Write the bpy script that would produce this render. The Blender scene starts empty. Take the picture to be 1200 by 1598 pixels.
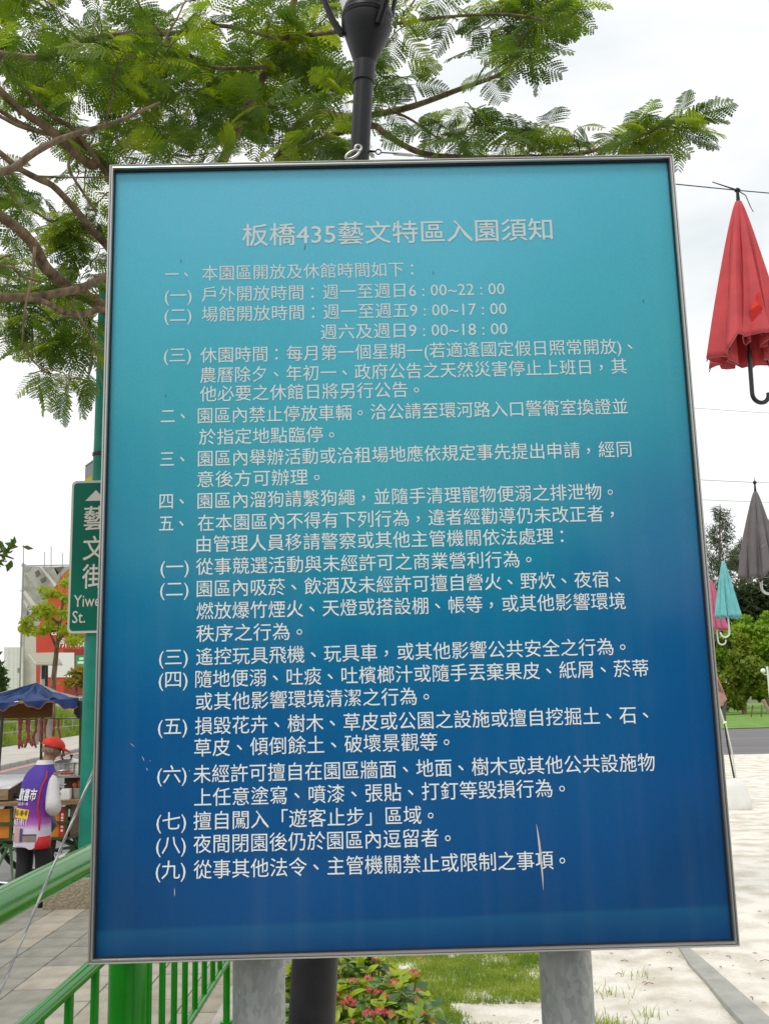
import bpy, bmesh, math, random
import numpy as np
from mathutils import Vector, Matrix, Quaternion
random.seed(7); RNG = np.random.default_rng(7)
S = bpy.context.scene
COL = S.collection
PI = math.pi; R = math.radians

# ------------------------------------------------------------------ camera, sky, sun, exposure
PITCH, ROLL, FPX, CAMH = 0.1852952, -0.02539341, 1580.0, 1.7
cp, sp, cr, sr = math.cos(PITCH), math.sin(PITCH), math.cos(ROLL), math.sin(ROLL)
_f = Vector((0, cp, sp)); _u0 = Vector((0, -sp, cp)); _r0 = Vector((1, 0, 0))
_r = _r0*cr + _u0*sr; _u = _u0*cr - _r0*sr
cam = bpy.data.cameras.new('camera'); co = bpy.data.objects.new('camera', cam); COL.objects.link(co)
cam.sensor_fit = 'VERTICAL'; cam.sensor_height = 36.0; cam.lens = FPX/1598*36
cam.clip_start = 0.05; cam.clip_end = 2000
M = Matrix(((_r.x, _u.x, -_f.x), (_r.y, _u.y, -_f.y), (_r.z, _u.z, -_f.z))).to_4x4()
M.translation = (0, 0, CAMH); co.matrix_world = M
S.camera = co

w = bpy.data.worlds.new('World'); S.world = w; w.use_nodes = True
nt = w.node_tree; N = nt.nodes; L = nt.links
bg = N['Background']; bg.inputs['Strength'].default_value = 0.1
sky = N.new('ShaderNodeTexSky'); sky.sky_type = 'NISHITA'; sky.sun_disc = False
SUN_EL, SUN_AZ = R(58), R(215)
sky.sun_elevation = SUN_EL; sky.sun_rotation = SUN_AZ
tc = N.new('ShaderNodeTexCoord'); mp = N.new('ShaderNodeMapping'); mp.inputs['Scale'].default_value = (1.0, 1.0, 2.6)
mp.inputs['Location'].default_value = (1.3, 0.6, 0.35)
nz = N.new('ShaderNodeTexNoise'); nz.inputs['Scale'].default_value = 2.6; nz.inputs['Detail'].default_value = 5; nz.inputs['Roughness'].default_value = .5
rp = N.new('ShaderNodeValToRGB')
e = rp.color_ramp.elements; e[0].position = .33; e[0].color = (.74, .785, .80, 1); e[1].position = .50; e[1].color = (1, 1, 1, 1)
sc = N.new('ShaderNodeVectorMath'); sc.operation = 'SCALE'; sc.inputs['Scale'].default_value = 11.8
mx = N.new('ShaderNodeMix'); mx.data_type = 'RGBA'; mx.inputs['Factor'].default_value = .94
L.new(tc.outputs['Generated'], mp.inputs['Vector']); L.new(mp.outputs[0], nz.inputs['Vector']); L.new(nz.outputs['Fac'], rp.inputs['Fac'])
L.new(rp.outputs['Color'], sc.inputs[0]); L.new(sky.outputs['Color'], mx.inputs[6]); L.new(sc.outputs[0], mx.inputs[7])
L.new(mx.outputs[2], bg.inputs['Color'])

sl = bpy.data.lights.new('sun', 'SUN'); so = bpy.data.objects.new('sun', sl); COL.objects.link(so)
sl.energy = 1.3; sl.angle = R(14); sl.color = (1.0, .95, .87)
sd = Vector((math.sin(SUN_AZ)*math.cos(SUN_EL), math.cos(SUN_AZ)*math.cos(SUN_EL), math.sin(SUN_EL)))
so.rotation_euler = sd.to_track_quat('Z', 'Y').to_euler()
S.view_settings.view_transform = 'Standard'; S.view_settings.look = 'None'
S.view_settings.exposure = 0.0; S.view_settings.gamma = 1.0
try: S.view_settings.use_curve_mapping = False
except Exception: pass

def P(u, v, D):
    """world point at distance Y = D along the ray of photograph pixel (u, v)"""
    d = _f + _r*((u-600)/FPX) - _u*((v-799)/FPX)
    return Vector((0, 0, CAMH)) + d*(D/d.y)

# ------------------------------------------------------------------ materials
MATS = {}
def mat(name, col, rough=.6, metal=0., var=0., vscale=8., bump=0., bscale=60., col2=None, coat=0., trans=0., spec=.5, detail=4., stretch=None, pos=(.35, .65), gain=None):
    if name in MATS: return MATS[name]
    m = bpy.data.materials.new(name); m.use_nodes = True; t = m.node_tree; n = t.nodes; l = t.links
    b = n['Principled BSDF']; out = n['Material Output']
    b.inputs['Roughness'].default_value = rough; b.inputs['Metallic'].default_value = metal
    b.inputs['Specular IOR Level'].default_value = spec
    b.inputs['Base Color'].default_value = (*col, 1)
    if coat: b.inputs['Coat Weight'].default_value = coat; b.inputs['Coat Roughness'].default_value = .08
    t_c = n.new('ShaderNodeTexCoord'); vec = t_c.outputs['Object']
    if stretch:
        mm = n.new('ShaderNodeMapping'); mm.inputs['Scale'].default_value = stretch; l.new(vec, mm.inputs['Vector']); vec = mm.outputs[0]
    csrc = None
    if var or col2:
        z = n.new('ShaderNodeTexNoise'); z.inputs['Scale'].default_value = vscale; z.inputs['Detail'].default_value = detail
        l.new(vec, z.inputs['Vector'])
        q = n.new('ShaderNodeValToRGB'); q.color_ramp.elements[0].position = pos[0]; q.color_ramp.elements[1].position = pos[1]
        c0 = tuple(c*(1-var) for c in col); c1 = col2 if col2 else tuple(min(1, c*(1+var)) for c in col)
        q.color_ramp.elements[0].color = (*c0, 1); q.color_ramp.elements[1].color = (*c1, 1)
        l.new(z.outputs['Fac'], q.inputs['Fac']); l.new(q.outputs['Color'], b.inputs['Base Color']); csrc = q.outputs['Color']
    if bump:
        z2 = n.new('ShaderNodeTexNoise'); z2.inputs['Scale'].default_value = bscale; z2.inputs['Detail'].default_value = 5
        l.new(vec, z2.inputs['Vector'])
        bp = n.new('ShaderNodeBump'); bp.inputs['Strength'].default_value = bump; bp.inputs['Distance'].default_value = .02
        l.new(z2.outputs['Fac'], bp.inputs['Height']); l.new(bp.outputs[0], b.inputs['Normal'])
    if trans:
        tr = n.new('ShaderNodeBsdfTranslucent'); ms = n.new('ShaderNodeMixShader'); ms.inputs[0].default_value = trans
        if csrc and gain:
            gm = n.new('ShaderNodeMix'); gm.data_type = 'RGBA'; gm.blend_type = 'MULTIPLY'; gm.inputs['Factor'].default_value = 1; gm.clamp_result = False
            gm.inputs[7].default_value = (*gain, 1); l.new(csrc, gm.inputs[6]); l.new(gm.outputs[2], tr.inputs['Color'])
        elif csrc: l.new(csrc, tr.inputs['Color'])
        else: tr.inputs['Color'].default_value = (*col, 1)
        l.new(b.outputs[0], ms.inputs[1]); l.new(tr.outputs[0], ms.inputs[2]); l.new(ms.outputs[0], out.inputs['Surface'])
    MATS[name] = m
    return m

# ------------------------------------------------------------------ mesh helpers
class MB:
    def __init__(s): s.v = []; s.f = []; s.m = []
    def add(s, vs, fs, mi=0):
        o = len(s.v); s.v += [tuple(x) for x in vs]; s.f += [tuple(i+o for i in f) for f in fs]; s.m += [mi]*len(fs); return s
    def box(s, c, d, rot=None, mi=0, taper=1.):
        c = Vector(c); x, y, z = d[0]/2, d[1]/2, d[2]/2; vs = []
        for sz in (-1, 1):
            k = taper if sz > 0 else 1.
            for a, b in ((-1, -1), (1, -1), (1, 1), (-1, 1)):
                p = Vector((a*x*k, b*y*k, sz*z))
                if rot: p = rot @ p
                vs.append(c+p)
        return s.add(vs, [(3, 2, 1, 0), (4, 5, 6, 7), (0, 1, 5, 4), (1, 2, 6, 5), (2, 3, 7, 6), (3, 0, 4, 7)], mi)
    def tube(s, pts, r, seg=8, cap=True, mi=0, closed=False):
        pts = [Vector(p) for p in pts]; n = len(pts)
        if not hasattr(r, '__len__'): r = [r]*n
        vs = []; fs = []; ref = None
        for i, p in enumerate(pts):
            if closed: t = pts[(i+1) % n]-pts[i-1]
            else: t = pts[min(i+1, n-1)]-pts[max(i-1, 0)]
            t.normalize()
            if ref is None:
                ref = Vector((0, 0, 1)) if abs(t.z) < .9 else Vector((1, 0, 0))
            a = t.cross(ref)
            if a.length < 1e-4: a = t.cross(Vector((0, 1, 0)))
            a.normalize(); b = a.cross(t).normalized(); ref = b
            for k in range(seg):
                th = 2*PI*k/seg
                vs.append(p + (a*math.cos(th)+b*math.sin(th))*r[i])
        m = n if closed else n-1
        for i in range(m):
            for k in range(seg):
                j = (i+1) % n
                fs.append((i*seg+k, i*seg+(k+1) % seg, j*seg+(k+1) % seg, j*seg+k))
        if cap and not closed:
            fs.append(tuple(range(seg-1, -1, -1))); fs.append(tuple((n-1)*seg+k for k in range(seg)))
        return s.add(vs, fs, mi)
    def lathe(s, prof, seg=24, c=(0, 0, 0), axis=None, mi=0, cap=True):
        q = axis.to_track_quat('Z', 'Y') if axis is not None else None
        vs = []; fs = []; n = len(prof); c = Vector(c)
        for r, z in prof:
            for k in range(seg):
                th = 2*PI*k/seg; p = Vector((r*math.cos(th), r*math.sin(th), z))
                if q: p = q @ p
                vs.append(c+p)
        for i in range(n-1):
            for k in range(seg):
                fs.append((i*seg+k, i*seg+(k+1) % seg, (i+1)*seg+(k+1) % seg, (i+1)*seg+k))
        if cap:
            fs.append(tuple(range(seg-1, -1, -1))); fs.append(tuple((n-1)*seg+k for k in range(seg)))
        return s.add(vs, fs, mi)
    def loft(s, rings, mi=0, cap=True, closed=True):
        n = len(rings[0]); vs = [p for r in rings for p in r]; fs = []
        for i in range(len(rings)-1):
            for k in range(n if closed else n-1):
                fs.append((i*n+k, i*n+(k+1) % n, (i+1)*n+(k+1) % n, (i+1)*n+k))
        if cap and closed:
            fs.append(tuple(range(n-1, -1, -1))); fs.append(tuple((len(rings)-1)*n+k for k in range(n)))
        return s.add(vs, fs, mi)
    def sphere(s, c, r, seg=12, rings=8, mi=0, sc=(1, 1, 1)):
        prof = []
        vs = []; fs = []; c = Vector(c)
        for i in range(rings+1):
            ph = PI*i/rings
            for k in range(seg):
                th = 2*PI*k/seg
                vs.append(c+Vector((r*sc[0]*math.sin(ph)*math.cos(th), r*sc[1]*math.sin(ph)*math.sin(th), -r*sc[2]*math.cos(ph))))
        for i in range(rings):
            for k in range(seg):
                fs.append((i*seg+k, i*seg+(k+1) % seg, (i+1)*seg+(k+1) % seg, (i+1)*seg+k))
        return s.add(vs, fs, mi)

ROOT = {}
def basis(o):
    while o is not None:
        if o in ROOT: return ROOT[o]
        o = o.parent
    return Matrix()
def smooth_angle(me, ang=40):
    me.polygons.foreach_set('use_smooth', [True]*len(me.polygons))
    bm = bmesh.new(); bm.from_mesh(me); a = R(ang)
    for ed in bm.edges:
        if len(ed.link_faces) == 2 and ed.calc_face_angle(0) > a: ed.smooth = False
    bm.to_mesh(me); bm.free()
def link(name, me, parent=None, ms=None):
    o = bpy.data.objects.new(name, me); COL.objects.link(o)
    if ms is not None:
        for m in (ms if isinstance(ms, (list, tuple)) else [ms]): me.materials.append(m)
    if parent: o.parent = parent
    return o
def obj(name, mb, ms, parent=None, smooth=True, local=False, bevel=0., kind=None, label=None):
    me = bpy.data.meshes.new(name)
    vs = mb.v
    if parent and not local:
        iv = basis(parent).inverted(); vs = [iv @ Vector(v) for v in vs]
    me.from_pydata([tuple(v) for v in vs], [], mb.f); me.update()
    if any(mb.m): me.polygons.foreach_set('material_index', mb.m)
    if bevel:
        bm = bmesh.new(); bm.from_mesh(me)
        es = [x for x in bm.edges if len(x.link_faces) == 2 and x.calc_face_angle(0) > R(30)]
        bmesh.ops.bevel(bm, geom=es, offset=bevel, segments=2, affect='EDGES', profile=.6); bm.to_mesh(me); bm.free()
    if smooth: smooth_angle(me)
    o = link(name, me, parent, ms)
    if kind: o['kind'] = kind
    if label: o['label'] = label
    return o
def tag(o, label, cat, group=None):
    o['label'] = label; o['category'] = cat
    if group: o['group'] = group
    return o
def thing(name, label, cat, loc=(0, 0, 0), rz=0., group=None):
    o = bpy.data.objects.new(name, None); o.empty_display_size = .1; COL.objects.link(o)
    o.location = loc; o.rotation_euler = (0, 0, rz)
    ROOT[o] = Matrix.Translation(Vector(loc)) @ Matrix.Rotation(rz, 4, 'Z')
    return tag(o, label, cat, group)
def dup(o, parent):
    c = o.copy(); COL.objects.link(c); c.parent = parent; return c
def rawmesh(name, V, F, ms, parent=None, kind=None, smooth=False, local=False, mi=None):
    """V (n,3) array, F (m,4) or (m,3) array"""
    me = bpy.data.meshes.new(name); V = np.asarray(V, np.float32); F = np.asarray(F, np.int32)
    if parent is not None and not local:
        iv = np.array(basis(parent).inverted()); V = (V @ iv[:3, :3].T + iv[:3, 3]).astype(np.float32)
    k = F.shape[1]
    me.vertices.add(len(V)); me.vertices.foreach_set('co', V.ravel())
    me.loops.add(F.size); me.loops.foreach_set('vertex_index', F.ravel())
    me.polygons.add(len(F)); me.polygons.foreach_set('loop_start', np.arange(0, F.size, k, dtype=np.int32))
    if mi is not None: me.polygons.foreach_set('material_index', np.asarray(mi, np.int32))
    if smooth: me.polygons.foreach_set('use_smooth', np.ones(len(F), bool))
    me.update(calc_edges=True)
    o = link(name, me, parent, ms)
    if kind: o['kind'] = kind
    return o
_fontcache = {}
def text_mesh(body, bold=0., res=2):
    c = bpy.data.curves.new('lettering', 'FONT'); c.body = body; c.size = 1.0; c.resolution_u = res
    o = bpy.data.objects.new('lettering_source', c); COL.objects.link(o)
    me = bpy.data.meshes.new_from_object(o.evaluated_get(bpy.context.evaluated_depsgraph_get()))
    bpy.data.objects.remove(o); bpy.data.curves.remove(c)
    a = np.empty(len(me.vertices)*3, np.float32); me.vertices.foreach_get('co', a)
    return me, a.reshape(-1, 3)
PUNCT = {'、': .34, '。': .33, '，': .30, '：': .34}
_edge = {}
def right_edge(t):
    if t not in _edge:
        me, a = text_mesh(t); _edge[t] = float(a[:, 0].max()); bpy.data.meshes.remove(me)
    return _edge[t]
def lettering(body, parent, m, frame, x0, x1, zc, em, bold=0., label=None, res=2):
    """flat print: spans x0..x1 on the plane frame(x, z) (in parent coordinates), centred at height zc; em = letter size"""
    me, a = text_mesh(body, bold, res)
    for i, ch in enumerate(body):     # Traditional Chinese print centres its punctuation in the cell
        if ch in PUNCT:
            xs = right_edge(body[:i]+'口')-right_edge('口'); k = (a[:, 0] > xs-.02) & (a[:, 0] < xs+.88)
            if k.any():
                cx0 = (a[k, 0].min()+a[k, 0].max())/2; cz0 = (a[k, 1].min()+a[k, 1].max())/2
                a[k, 0] += xs+.45-cx0; a[k, 1] += PUNCT[ch]-cz0 if PUNCT[ch] else 0
    mn, mxx = a[:, 0].min(), a[:, 0].max()
    sx = (x1-x0)/(mxx-mn)
    out = np.empty_like(a)
    for i in range(len(a)):
        out[i] = frame(x0+(a[i, 0]-mn)*sx, zc+(a[i, 1]-.30)*em)
    me.vertices.foreach_set('co', out.ravel()); me.update()
    me.materials.clear()
    if bold:   # heavier strokes: the same print laid over itself, shifted by a hair
        bm = bmesh.new(); e0 = Vector(frame(x0, zc)); ex_ = (Vector(frame(x0+.001, zc))-e0)*1000; ez_ = (Vector(frame(x0, zc+.001))-e0)*1000; en = ex_.cross(ez_).normalized()
        for k, (dx, dz) in enumerate(((0, 0), (1, .3), (-.3, 1), (.9, -.7))):
            bm.from_mesh(me); n0 = len(me.vertices); bm.verts.ensure_lookup_table()
            for v in bm.verts[-n0:]: v.co += ex_*(dx*bold*em*.7)+ez_*(dz*bold*em*.7)+en*(k*em*.0012)
        bm.to_mesh(me); bm.free()
    o = link('lettering', me, parent, m)
    if label: o['label'] = label
    return o

# ------------------------------------------------------------------ common materials
m_alu = mat('aluminium', (.50, .485, .455), .34, .85, var=.05, vscale=3)
m_galv = mat('galvanised_steel', (.30, .325, .32), .46, .45)
def galv_nodes():
    t = m_galv.node_tree; n = t.nodes; l = t.links; b = n['Principled BSDF']
    tcn = n.new('ShaderNodeTexCoord'); mp_ = n.new('ShaderNodeMapping'); mp_.inputs['Scale'].default_value = (1, 1, .55); l.new(tcn.outputs['Object'], mp_.inputs['Vector'])
    zn = n.new('ShaderNodeTexNoise'); zn.inputs['Scale'].default_value = 30; zn.inputs['Detail'].default_value = 2; l.new(mp_.outputs[0], zn.inputs['Vector'])
    mv = n.new('ShaderNodeMix'); mv.data_type = 'VECTOR'; mv.inputs['Factor'].default_value = .03; l.new(mp_.outputs[0], mv.inputs[4]); l.new(zn.outputs['Color'], mv.inputs[5])
    v = n.new('ShaderNodeTexVoronoi'); v.inputs['Scale'].default_value = 110; l.new(mv.outputs[1], v.inputs['Vector'])
    sx = n.new('ShaderNodeSeparateColor'); l.new(v.outputs['Color'], sx.inputs[0])
    q = n.new('ShaderNodeValToRGB'); e = q.color_ramp.elements; e[0].color = (.28, .30, .295, 1); e[1].color = (.36, .38, .37, 1); e[0].position = .15; e[1].position = .95
    l.new(sx.outputs[0], q.inputs['Fac']); l.new(q.outputs['Color'], b.inputs['Base Color'])
    mr = n.new('ShaderNodeMapRange'); mr.inputs['To Min'].default_value = .36; mr.inputs['To Max'].default_value = .6; l.new(sx.outputs[1], mr.inputs['Value']); l.new(mr.outputs[0], b.inputs['Roughness'])
galv_nodes()
m_green = mat('green_paint', (.0, .185, .002), .2, spec=.38, var=.12, vscale=7, bump=.02, bscale=120)
def chips(m, col, scale, thr):
    """small chips and grime spots where the paint has gone"""
    t = m.node_tree; n = t.nodes; l = t.links; b = n['Principled BSDF']; src = b.inputs['Base Color'].links[0].from_socket
    tcn = n.new('ShaderNodeTexCoord'); z = n.new('ShaderNodeTexNoise'); z.inputs['Scale'].default_value = scale; z.inputs['Detail'].default_value = 6; z.inputs['Roughness'].default_value = .65
    l.new(tcn.outputs['Object'], z.inputs['Vector']); q = n.new('ShaderNodeMapRange'); q.inputs['From Min'].default_value = thr; q.inputs['From Max'].default_value = thr+.035; l.new(z.outputs['Fac'], q.inputs['Value'])
    mx_ = n.new('ShaderNodeMix'); mx_.data_type = 'RGBA'; l.new(q.outputs[0], mx_.inputs['Factor']); l.new(src, mx_.inputs[6]); mx_.inputs[7].default_value = (*col, 1); l.new(mx_.outputs[2], b.inputs['Base Color'])
    ra = n.new('ShaderNodeMapRange'); ra.inputs['To Min'].default_value = b.inputs['Roughness'].default_value; ra.inputs['To Max'].default_value = .85; l.new(q.outputs[0], ra.inputs['Value']); l.new(ra.outputs[0], b.inputs['Roughness'])
chips(m_green, (.10, .055, .025), 38, .70)
m_black = mat('black_paint', (.012, .0125, .014), .42, spec=.3, var=.25, vscale=14, bump=.03, bscale=200)
m_steel = mat('steel_cable', (.32, .33, .33), .4, .8)
m_wire = mat('dark_cable', (.03, .03, .035), .6)
m_fwire = mat('grey_cable', (.30, .31, .32), .6)
m_white = mat('white_paint', (.80, .80, .78), .5)
m_bark = mat('bark', (.17, .12, .07), .85, var=.5, vscale=14, bump=.9, bscale=60, stretch=(1, 1, .35))

# ------------------------------------------------------------------ ground, sand, roads
def sheet(name, x0, x1, y0, y1, z, m, nx=1, ny=1, fn=None):
    mb = MB(); vs = []; fs = []
    for j in range(ny+1):
        for i in range(nx+1):
            x = x0+(x1-x0)*i/nx; y = y0+(y1-y0)*j/ny
            vs.append((x, y, z+(fn(x, y) if fn else 0)))
    for j in range(ny):
        for i in range(nx):
            a = j*(nx+1)+i; fs.append((a, a+1, a+nx+2, a+nx+1))
    mb.add(vs, fs); o = obj(name, mb, m, smooth=False); o['kind'] = 'structure'
    if fn: o.data.polygons.foreach_set('use_smooth', [True]*len(o.data.polygons))
    return o
m_ground = mat('far_ground', (.10, .13, .05), .9, var=.3, vscale=.4)
m_sand = mat('white_sand', (.57, .52, .43), .95, col2=(.82, .785, .70), vscale=3.4, detail=12, bump=1.0, bscale=34, pos=(.34, .58))
def sand_nodes():
    t = m_sand.node_tree; n = t.nodes; l = t.links; b = n['Principled BSDF']
    src = b.inputs['Base Color'].links[0].from_socket
    v = n.new('ShaderNodeTexVoronoi'); v.inputs['Scale'].default_value = 55; v.inputs['Randomness'].default_value = 1
    tcn = [x for x in n if x.bl_idname == 'ShaderNodeTexCoord'][0]
    l.new(tcn.outputs['Object'], v.inputs['Vector'])
    q = n.new('ShaderNodeValToRGB'); q.color_ramp.elements[0].position = .10; q.color_ramp.elements[1].position = .17
    q.color_ramp.elements[0].color = (.52, .45, .36, 1); q.color_ramp.elements[1].color = (1, 1, 1, 1)
    l.new(v.outputs['Distance'], q.inputs['Fac'])
    m2 = n.new('ShaderNodeMix'); m2.data_type = 'RGBA'; m2.blend_type = 'MULTIPLY'
    z = n.new('ShaderNodeTexNoise'); z.inputs['Scale'].default_value = 3.2; z.inputs['Detail'].default_value = 6; l.new(tcn.outputs['Object'], z.inputs['Vector'])
    q2 = n.new('ShaderNodeValToRGB'); q2.color_ramp.elements[0].position = .42; q2.color_ramp.elements[1].position = .62
    l.new(z.outputs['Fac'], q2.inputs['Fac']); l.new(q2.outputs['Color'], m2.inputs['Factor'])
    l.new(src, m2.inputs[6]); l.new(q.outputs['Color'], m2.inputs[7]); l.new(m2.outputs[2], b.inputs['Base Color'])
sand_nodes()
m_asph = mat('park_asphalt', (.15, .145, .15), .9, var=.15, vscale=.5, stretch=(.25, 1.4, 1))
m_lawn = mat('lawn', (.085, .20, .015), .9, col2=(.17, .31, .03), vscale=1.2, detail=8, bump=.6, bscale=10)
m_road = mat('road_asphalt', (.17, .165, .165), .9, var=.12, vscale=2)
m_far_pave = mat('far_pavement', (.46, .43, .38), .9, var=.12, vscale=.8)
sheet('ground', -500, 500, -300, 900, -.34, m_ground)
def dune(x, y):
    return (.012*math.sin(x*2.3+y*.9)*math.sin(y*1.7-x*.6)+.007*math.sin(x*5.1+1.3*y)*math.cos(4.3*y))*max(.2, min(1, (14-y)/6))
sheet('sand_ground', -.47, 46, .6, 29.6, -.02, m_sand, 190, 150, dune)
sheet('park_road', -1, 130, 29.4, 51.5, -.05, m_asph)
sheet('front_path', -.5, 60, -22, .62, -.05, m_asph)
sheet('lawn', -1, 200, 51.4, 170, -.02, m_lawn)
# the street on the left, running away; pavement sits 0.12 above it
def quad_sheet(name, pts, m):
    o = obj(name, MB().add(pts, [(0, 1, 2, 3)]), m, smooth=False); o['kind'] = 'structure'; return o
quad_sheet('road', [(-8.8, -8, -.22), (-4.2, -8, -.22), (-4.2, 150, -.22), (-29, 190, -.22)], m_road)
quad_sheet('far_pavement', [(-13.4, -8, -.12), (-8.9, -8, -.12), (-29.1, 190, -.12), (-35, 190, -.12)], m_far_pave)
m_red = mat('red_road_paint', (.50, .23, .19), .85, var=.2, vscale=6)
m_kerb = mat('kerb_concrete', (.40, .385, .34), .9, var=.15, vscale=5, bump=.3)
m_pave_base = mat('pavement_bed', (.22, .20, .17), .95, var=.2, vscale=6)
pv = sheet('pavement', -4.06, -1.02, -8, 45, -.112, m_pave_base)
slab_mats = [mat('paving_beige', (.36, .325, .265), .85, var=.16, vscale=5, bump=.25, bscale=90),
             mat('paving_warm', (.32, .285, .225), .85, var=.16, vscale=5, bump=.25, bscale=90),
             mat('paving_grey', (.245, .235, .20), .85, var=.18, vscale=5, bump=.25, bscale=90),
             mat('paving_dark', (.17, .165, .155), .85, var=.2, vscale=5, bump=.25, bscale=90)]
slab_meshes = []
for m in slab_mats:
    o = obj('paving_slab', MB().box((0, 0, .014), (.292, .592, .028)), m, pv, smooth=False, local=True, bevel=.004); slab_meshes.append(o.data)
    bpy.data.objects.remove(o)
cnt = 0
for i in range(10):
    for j in range(28):
        x = -1.17-.3*i; y = 5.0+.6*j+(.3 if i % 2 else 0)
        k = random.choices([0, 1, 2, 3], [4, 4, 3, .5])[0]
        if i in (4, 5) and random.random() < .55: k = 2
        o = bpy.data.objects.new('paving_slab', slab_meshes[k]); COL.objects.link(o); o.parent = pv
        o.location = (x, y, -.126+random.uniform(-.002, .002)); o.rotation_euler = (random.uniform(-.003, .003), random.uniform(-.003, .003), 0)
kb = thing('street_kerb', 'pale concrete kerb with worn red line beside the road', 'kerb', (-4.13, 5, -.22))
ks = obj('kerb_stone', MB().box((0, .5, .055), (.15, .99, .13)), m_kerb, kb, local=True, bevel=.012)
for j in range(1, 26):
    c = dup(ks, kb); c.location = (0, j, 0)
obj('red_line', MB().box((-.1, 15, .012), (.12, 42, .004)), m_red, kb, local=True)
fk = thing('far_kerb', 'long kerb with faded red line across the street', 'kerb', (-9.8, 10, -.22))
mb = MB(); mb2 = MB()
for k in range(40):
    y0 = 4+2.5*k; xx = lambda y: -8.85-.1075*(y+8)+.3
    mb.add([(xx(y0), y0, -.22), (xx(y0+2.45), y0+2.45, -.22), (xx(y0+2.45), y0+2.45, -.1), (xx(y0), y0, -.1), (xx(y0)-.2, y0, -.1), (xx(y0+2.45)-.2, y0+2.45, -.1)], [(0, 1, 2, 3), (3, 2, 5, 4)])
obj('kerb_run', mb, m_kerb, fk, smooth=False)
xx = lambda y: -8.85-.1075*(y+8)+.75
obj('red_line', MB().add([(xx(4)-.14, 4, -.215), (xx(4)+.14, 4, -.215), (xx(110)+.14, 110, -.215), (xx(110)-.14, 110, -.215)], [(0, 1, 2, 3)]), m_red, fk, smooth=False)
# aggregate strip and kerb under the railing, edging strip on the sand
m_aggr = mat('exposed_aggregate', (.20, .17, .125), .95, col2=(.46, .42, .34), vscale=55, detail=3, bump=1.0, bscale=90)
obj('railing_kerb', MB().box((-.91, 12, -.15), (.22, 40, .3)), m_kerb, bevel=.01)['kind'] = 'structure'
obj('aggregate_strip', MB().box((-.633, 12, -.155), (.33, 40, .3)), m_aggr)['kind'] = 'structure'
m_strip = mat('grey_edging', (.37, .37, .335), .9, var=.12, vscale=7, bump=.3)
es = MB(); ys = [1.5, 3, 4, 5, 5.6, 6.1, 6.5, 6.9, 7.25, 7.6]
es_v = []
for i, y in enumerate(ys):
    wl = .17*(1-max(0, (y-5.7)/1.9)**1.3*.75)+random.uniform(-.012, .012); x1 = 1.955+.02*(y-5.7)
    es_v += [(x1-wl, y, .012-.02*max(0, y-7)), (x1, y, .02-.03*max(0, y-7)), (x1, y, -.1), (x1-wl, y, -.1)]
es.loft([es_v[i*4:i*4+4] for i in range(len(ys))])
o = obj('edging_strip', es, m_strip); o['kind'] = 'structure'

# ------------------------------------------------------------------ the notice board
SX, SD, SZ, SH, SYAW = .01151528*0+.03535106*0+0.0, 0, 0, 0, 0
SX, SD, SZ, SH, SYAW = 0.03535106, 1.9911086, 1.23964221, 1.59599357, 0.01151528
W2 = .6
nb = thing('notice_board', 'large blue gradient park rules board in aluminium frame on two steel posts', 'notice board', (SX, SD, 0), SYAW)
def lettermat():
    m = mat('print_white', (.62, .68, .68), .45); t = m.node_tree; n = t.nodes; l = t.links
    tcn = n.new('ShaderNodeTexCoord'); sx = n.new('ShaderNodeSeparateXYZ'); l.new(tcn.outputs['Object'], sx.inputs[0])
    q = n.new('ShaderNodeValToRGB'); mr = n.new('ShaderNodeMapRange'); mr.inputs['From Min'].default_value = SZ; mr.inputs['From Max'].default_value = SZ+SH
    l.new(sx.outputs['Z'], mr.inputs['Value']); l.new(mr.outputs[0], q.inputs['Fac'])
    e = q.color_ramp.elements; e[0].position = .25; e[0].color = (.86, .92, .92, 1); e[1].position = .9; e[1].color = (.58, .68, .69, 1)  # letters grey towards the top: reflected sky glare put into the print colour
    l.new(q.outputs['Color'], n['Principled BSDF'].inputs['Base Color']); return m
m_print = lettermat()
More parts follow.
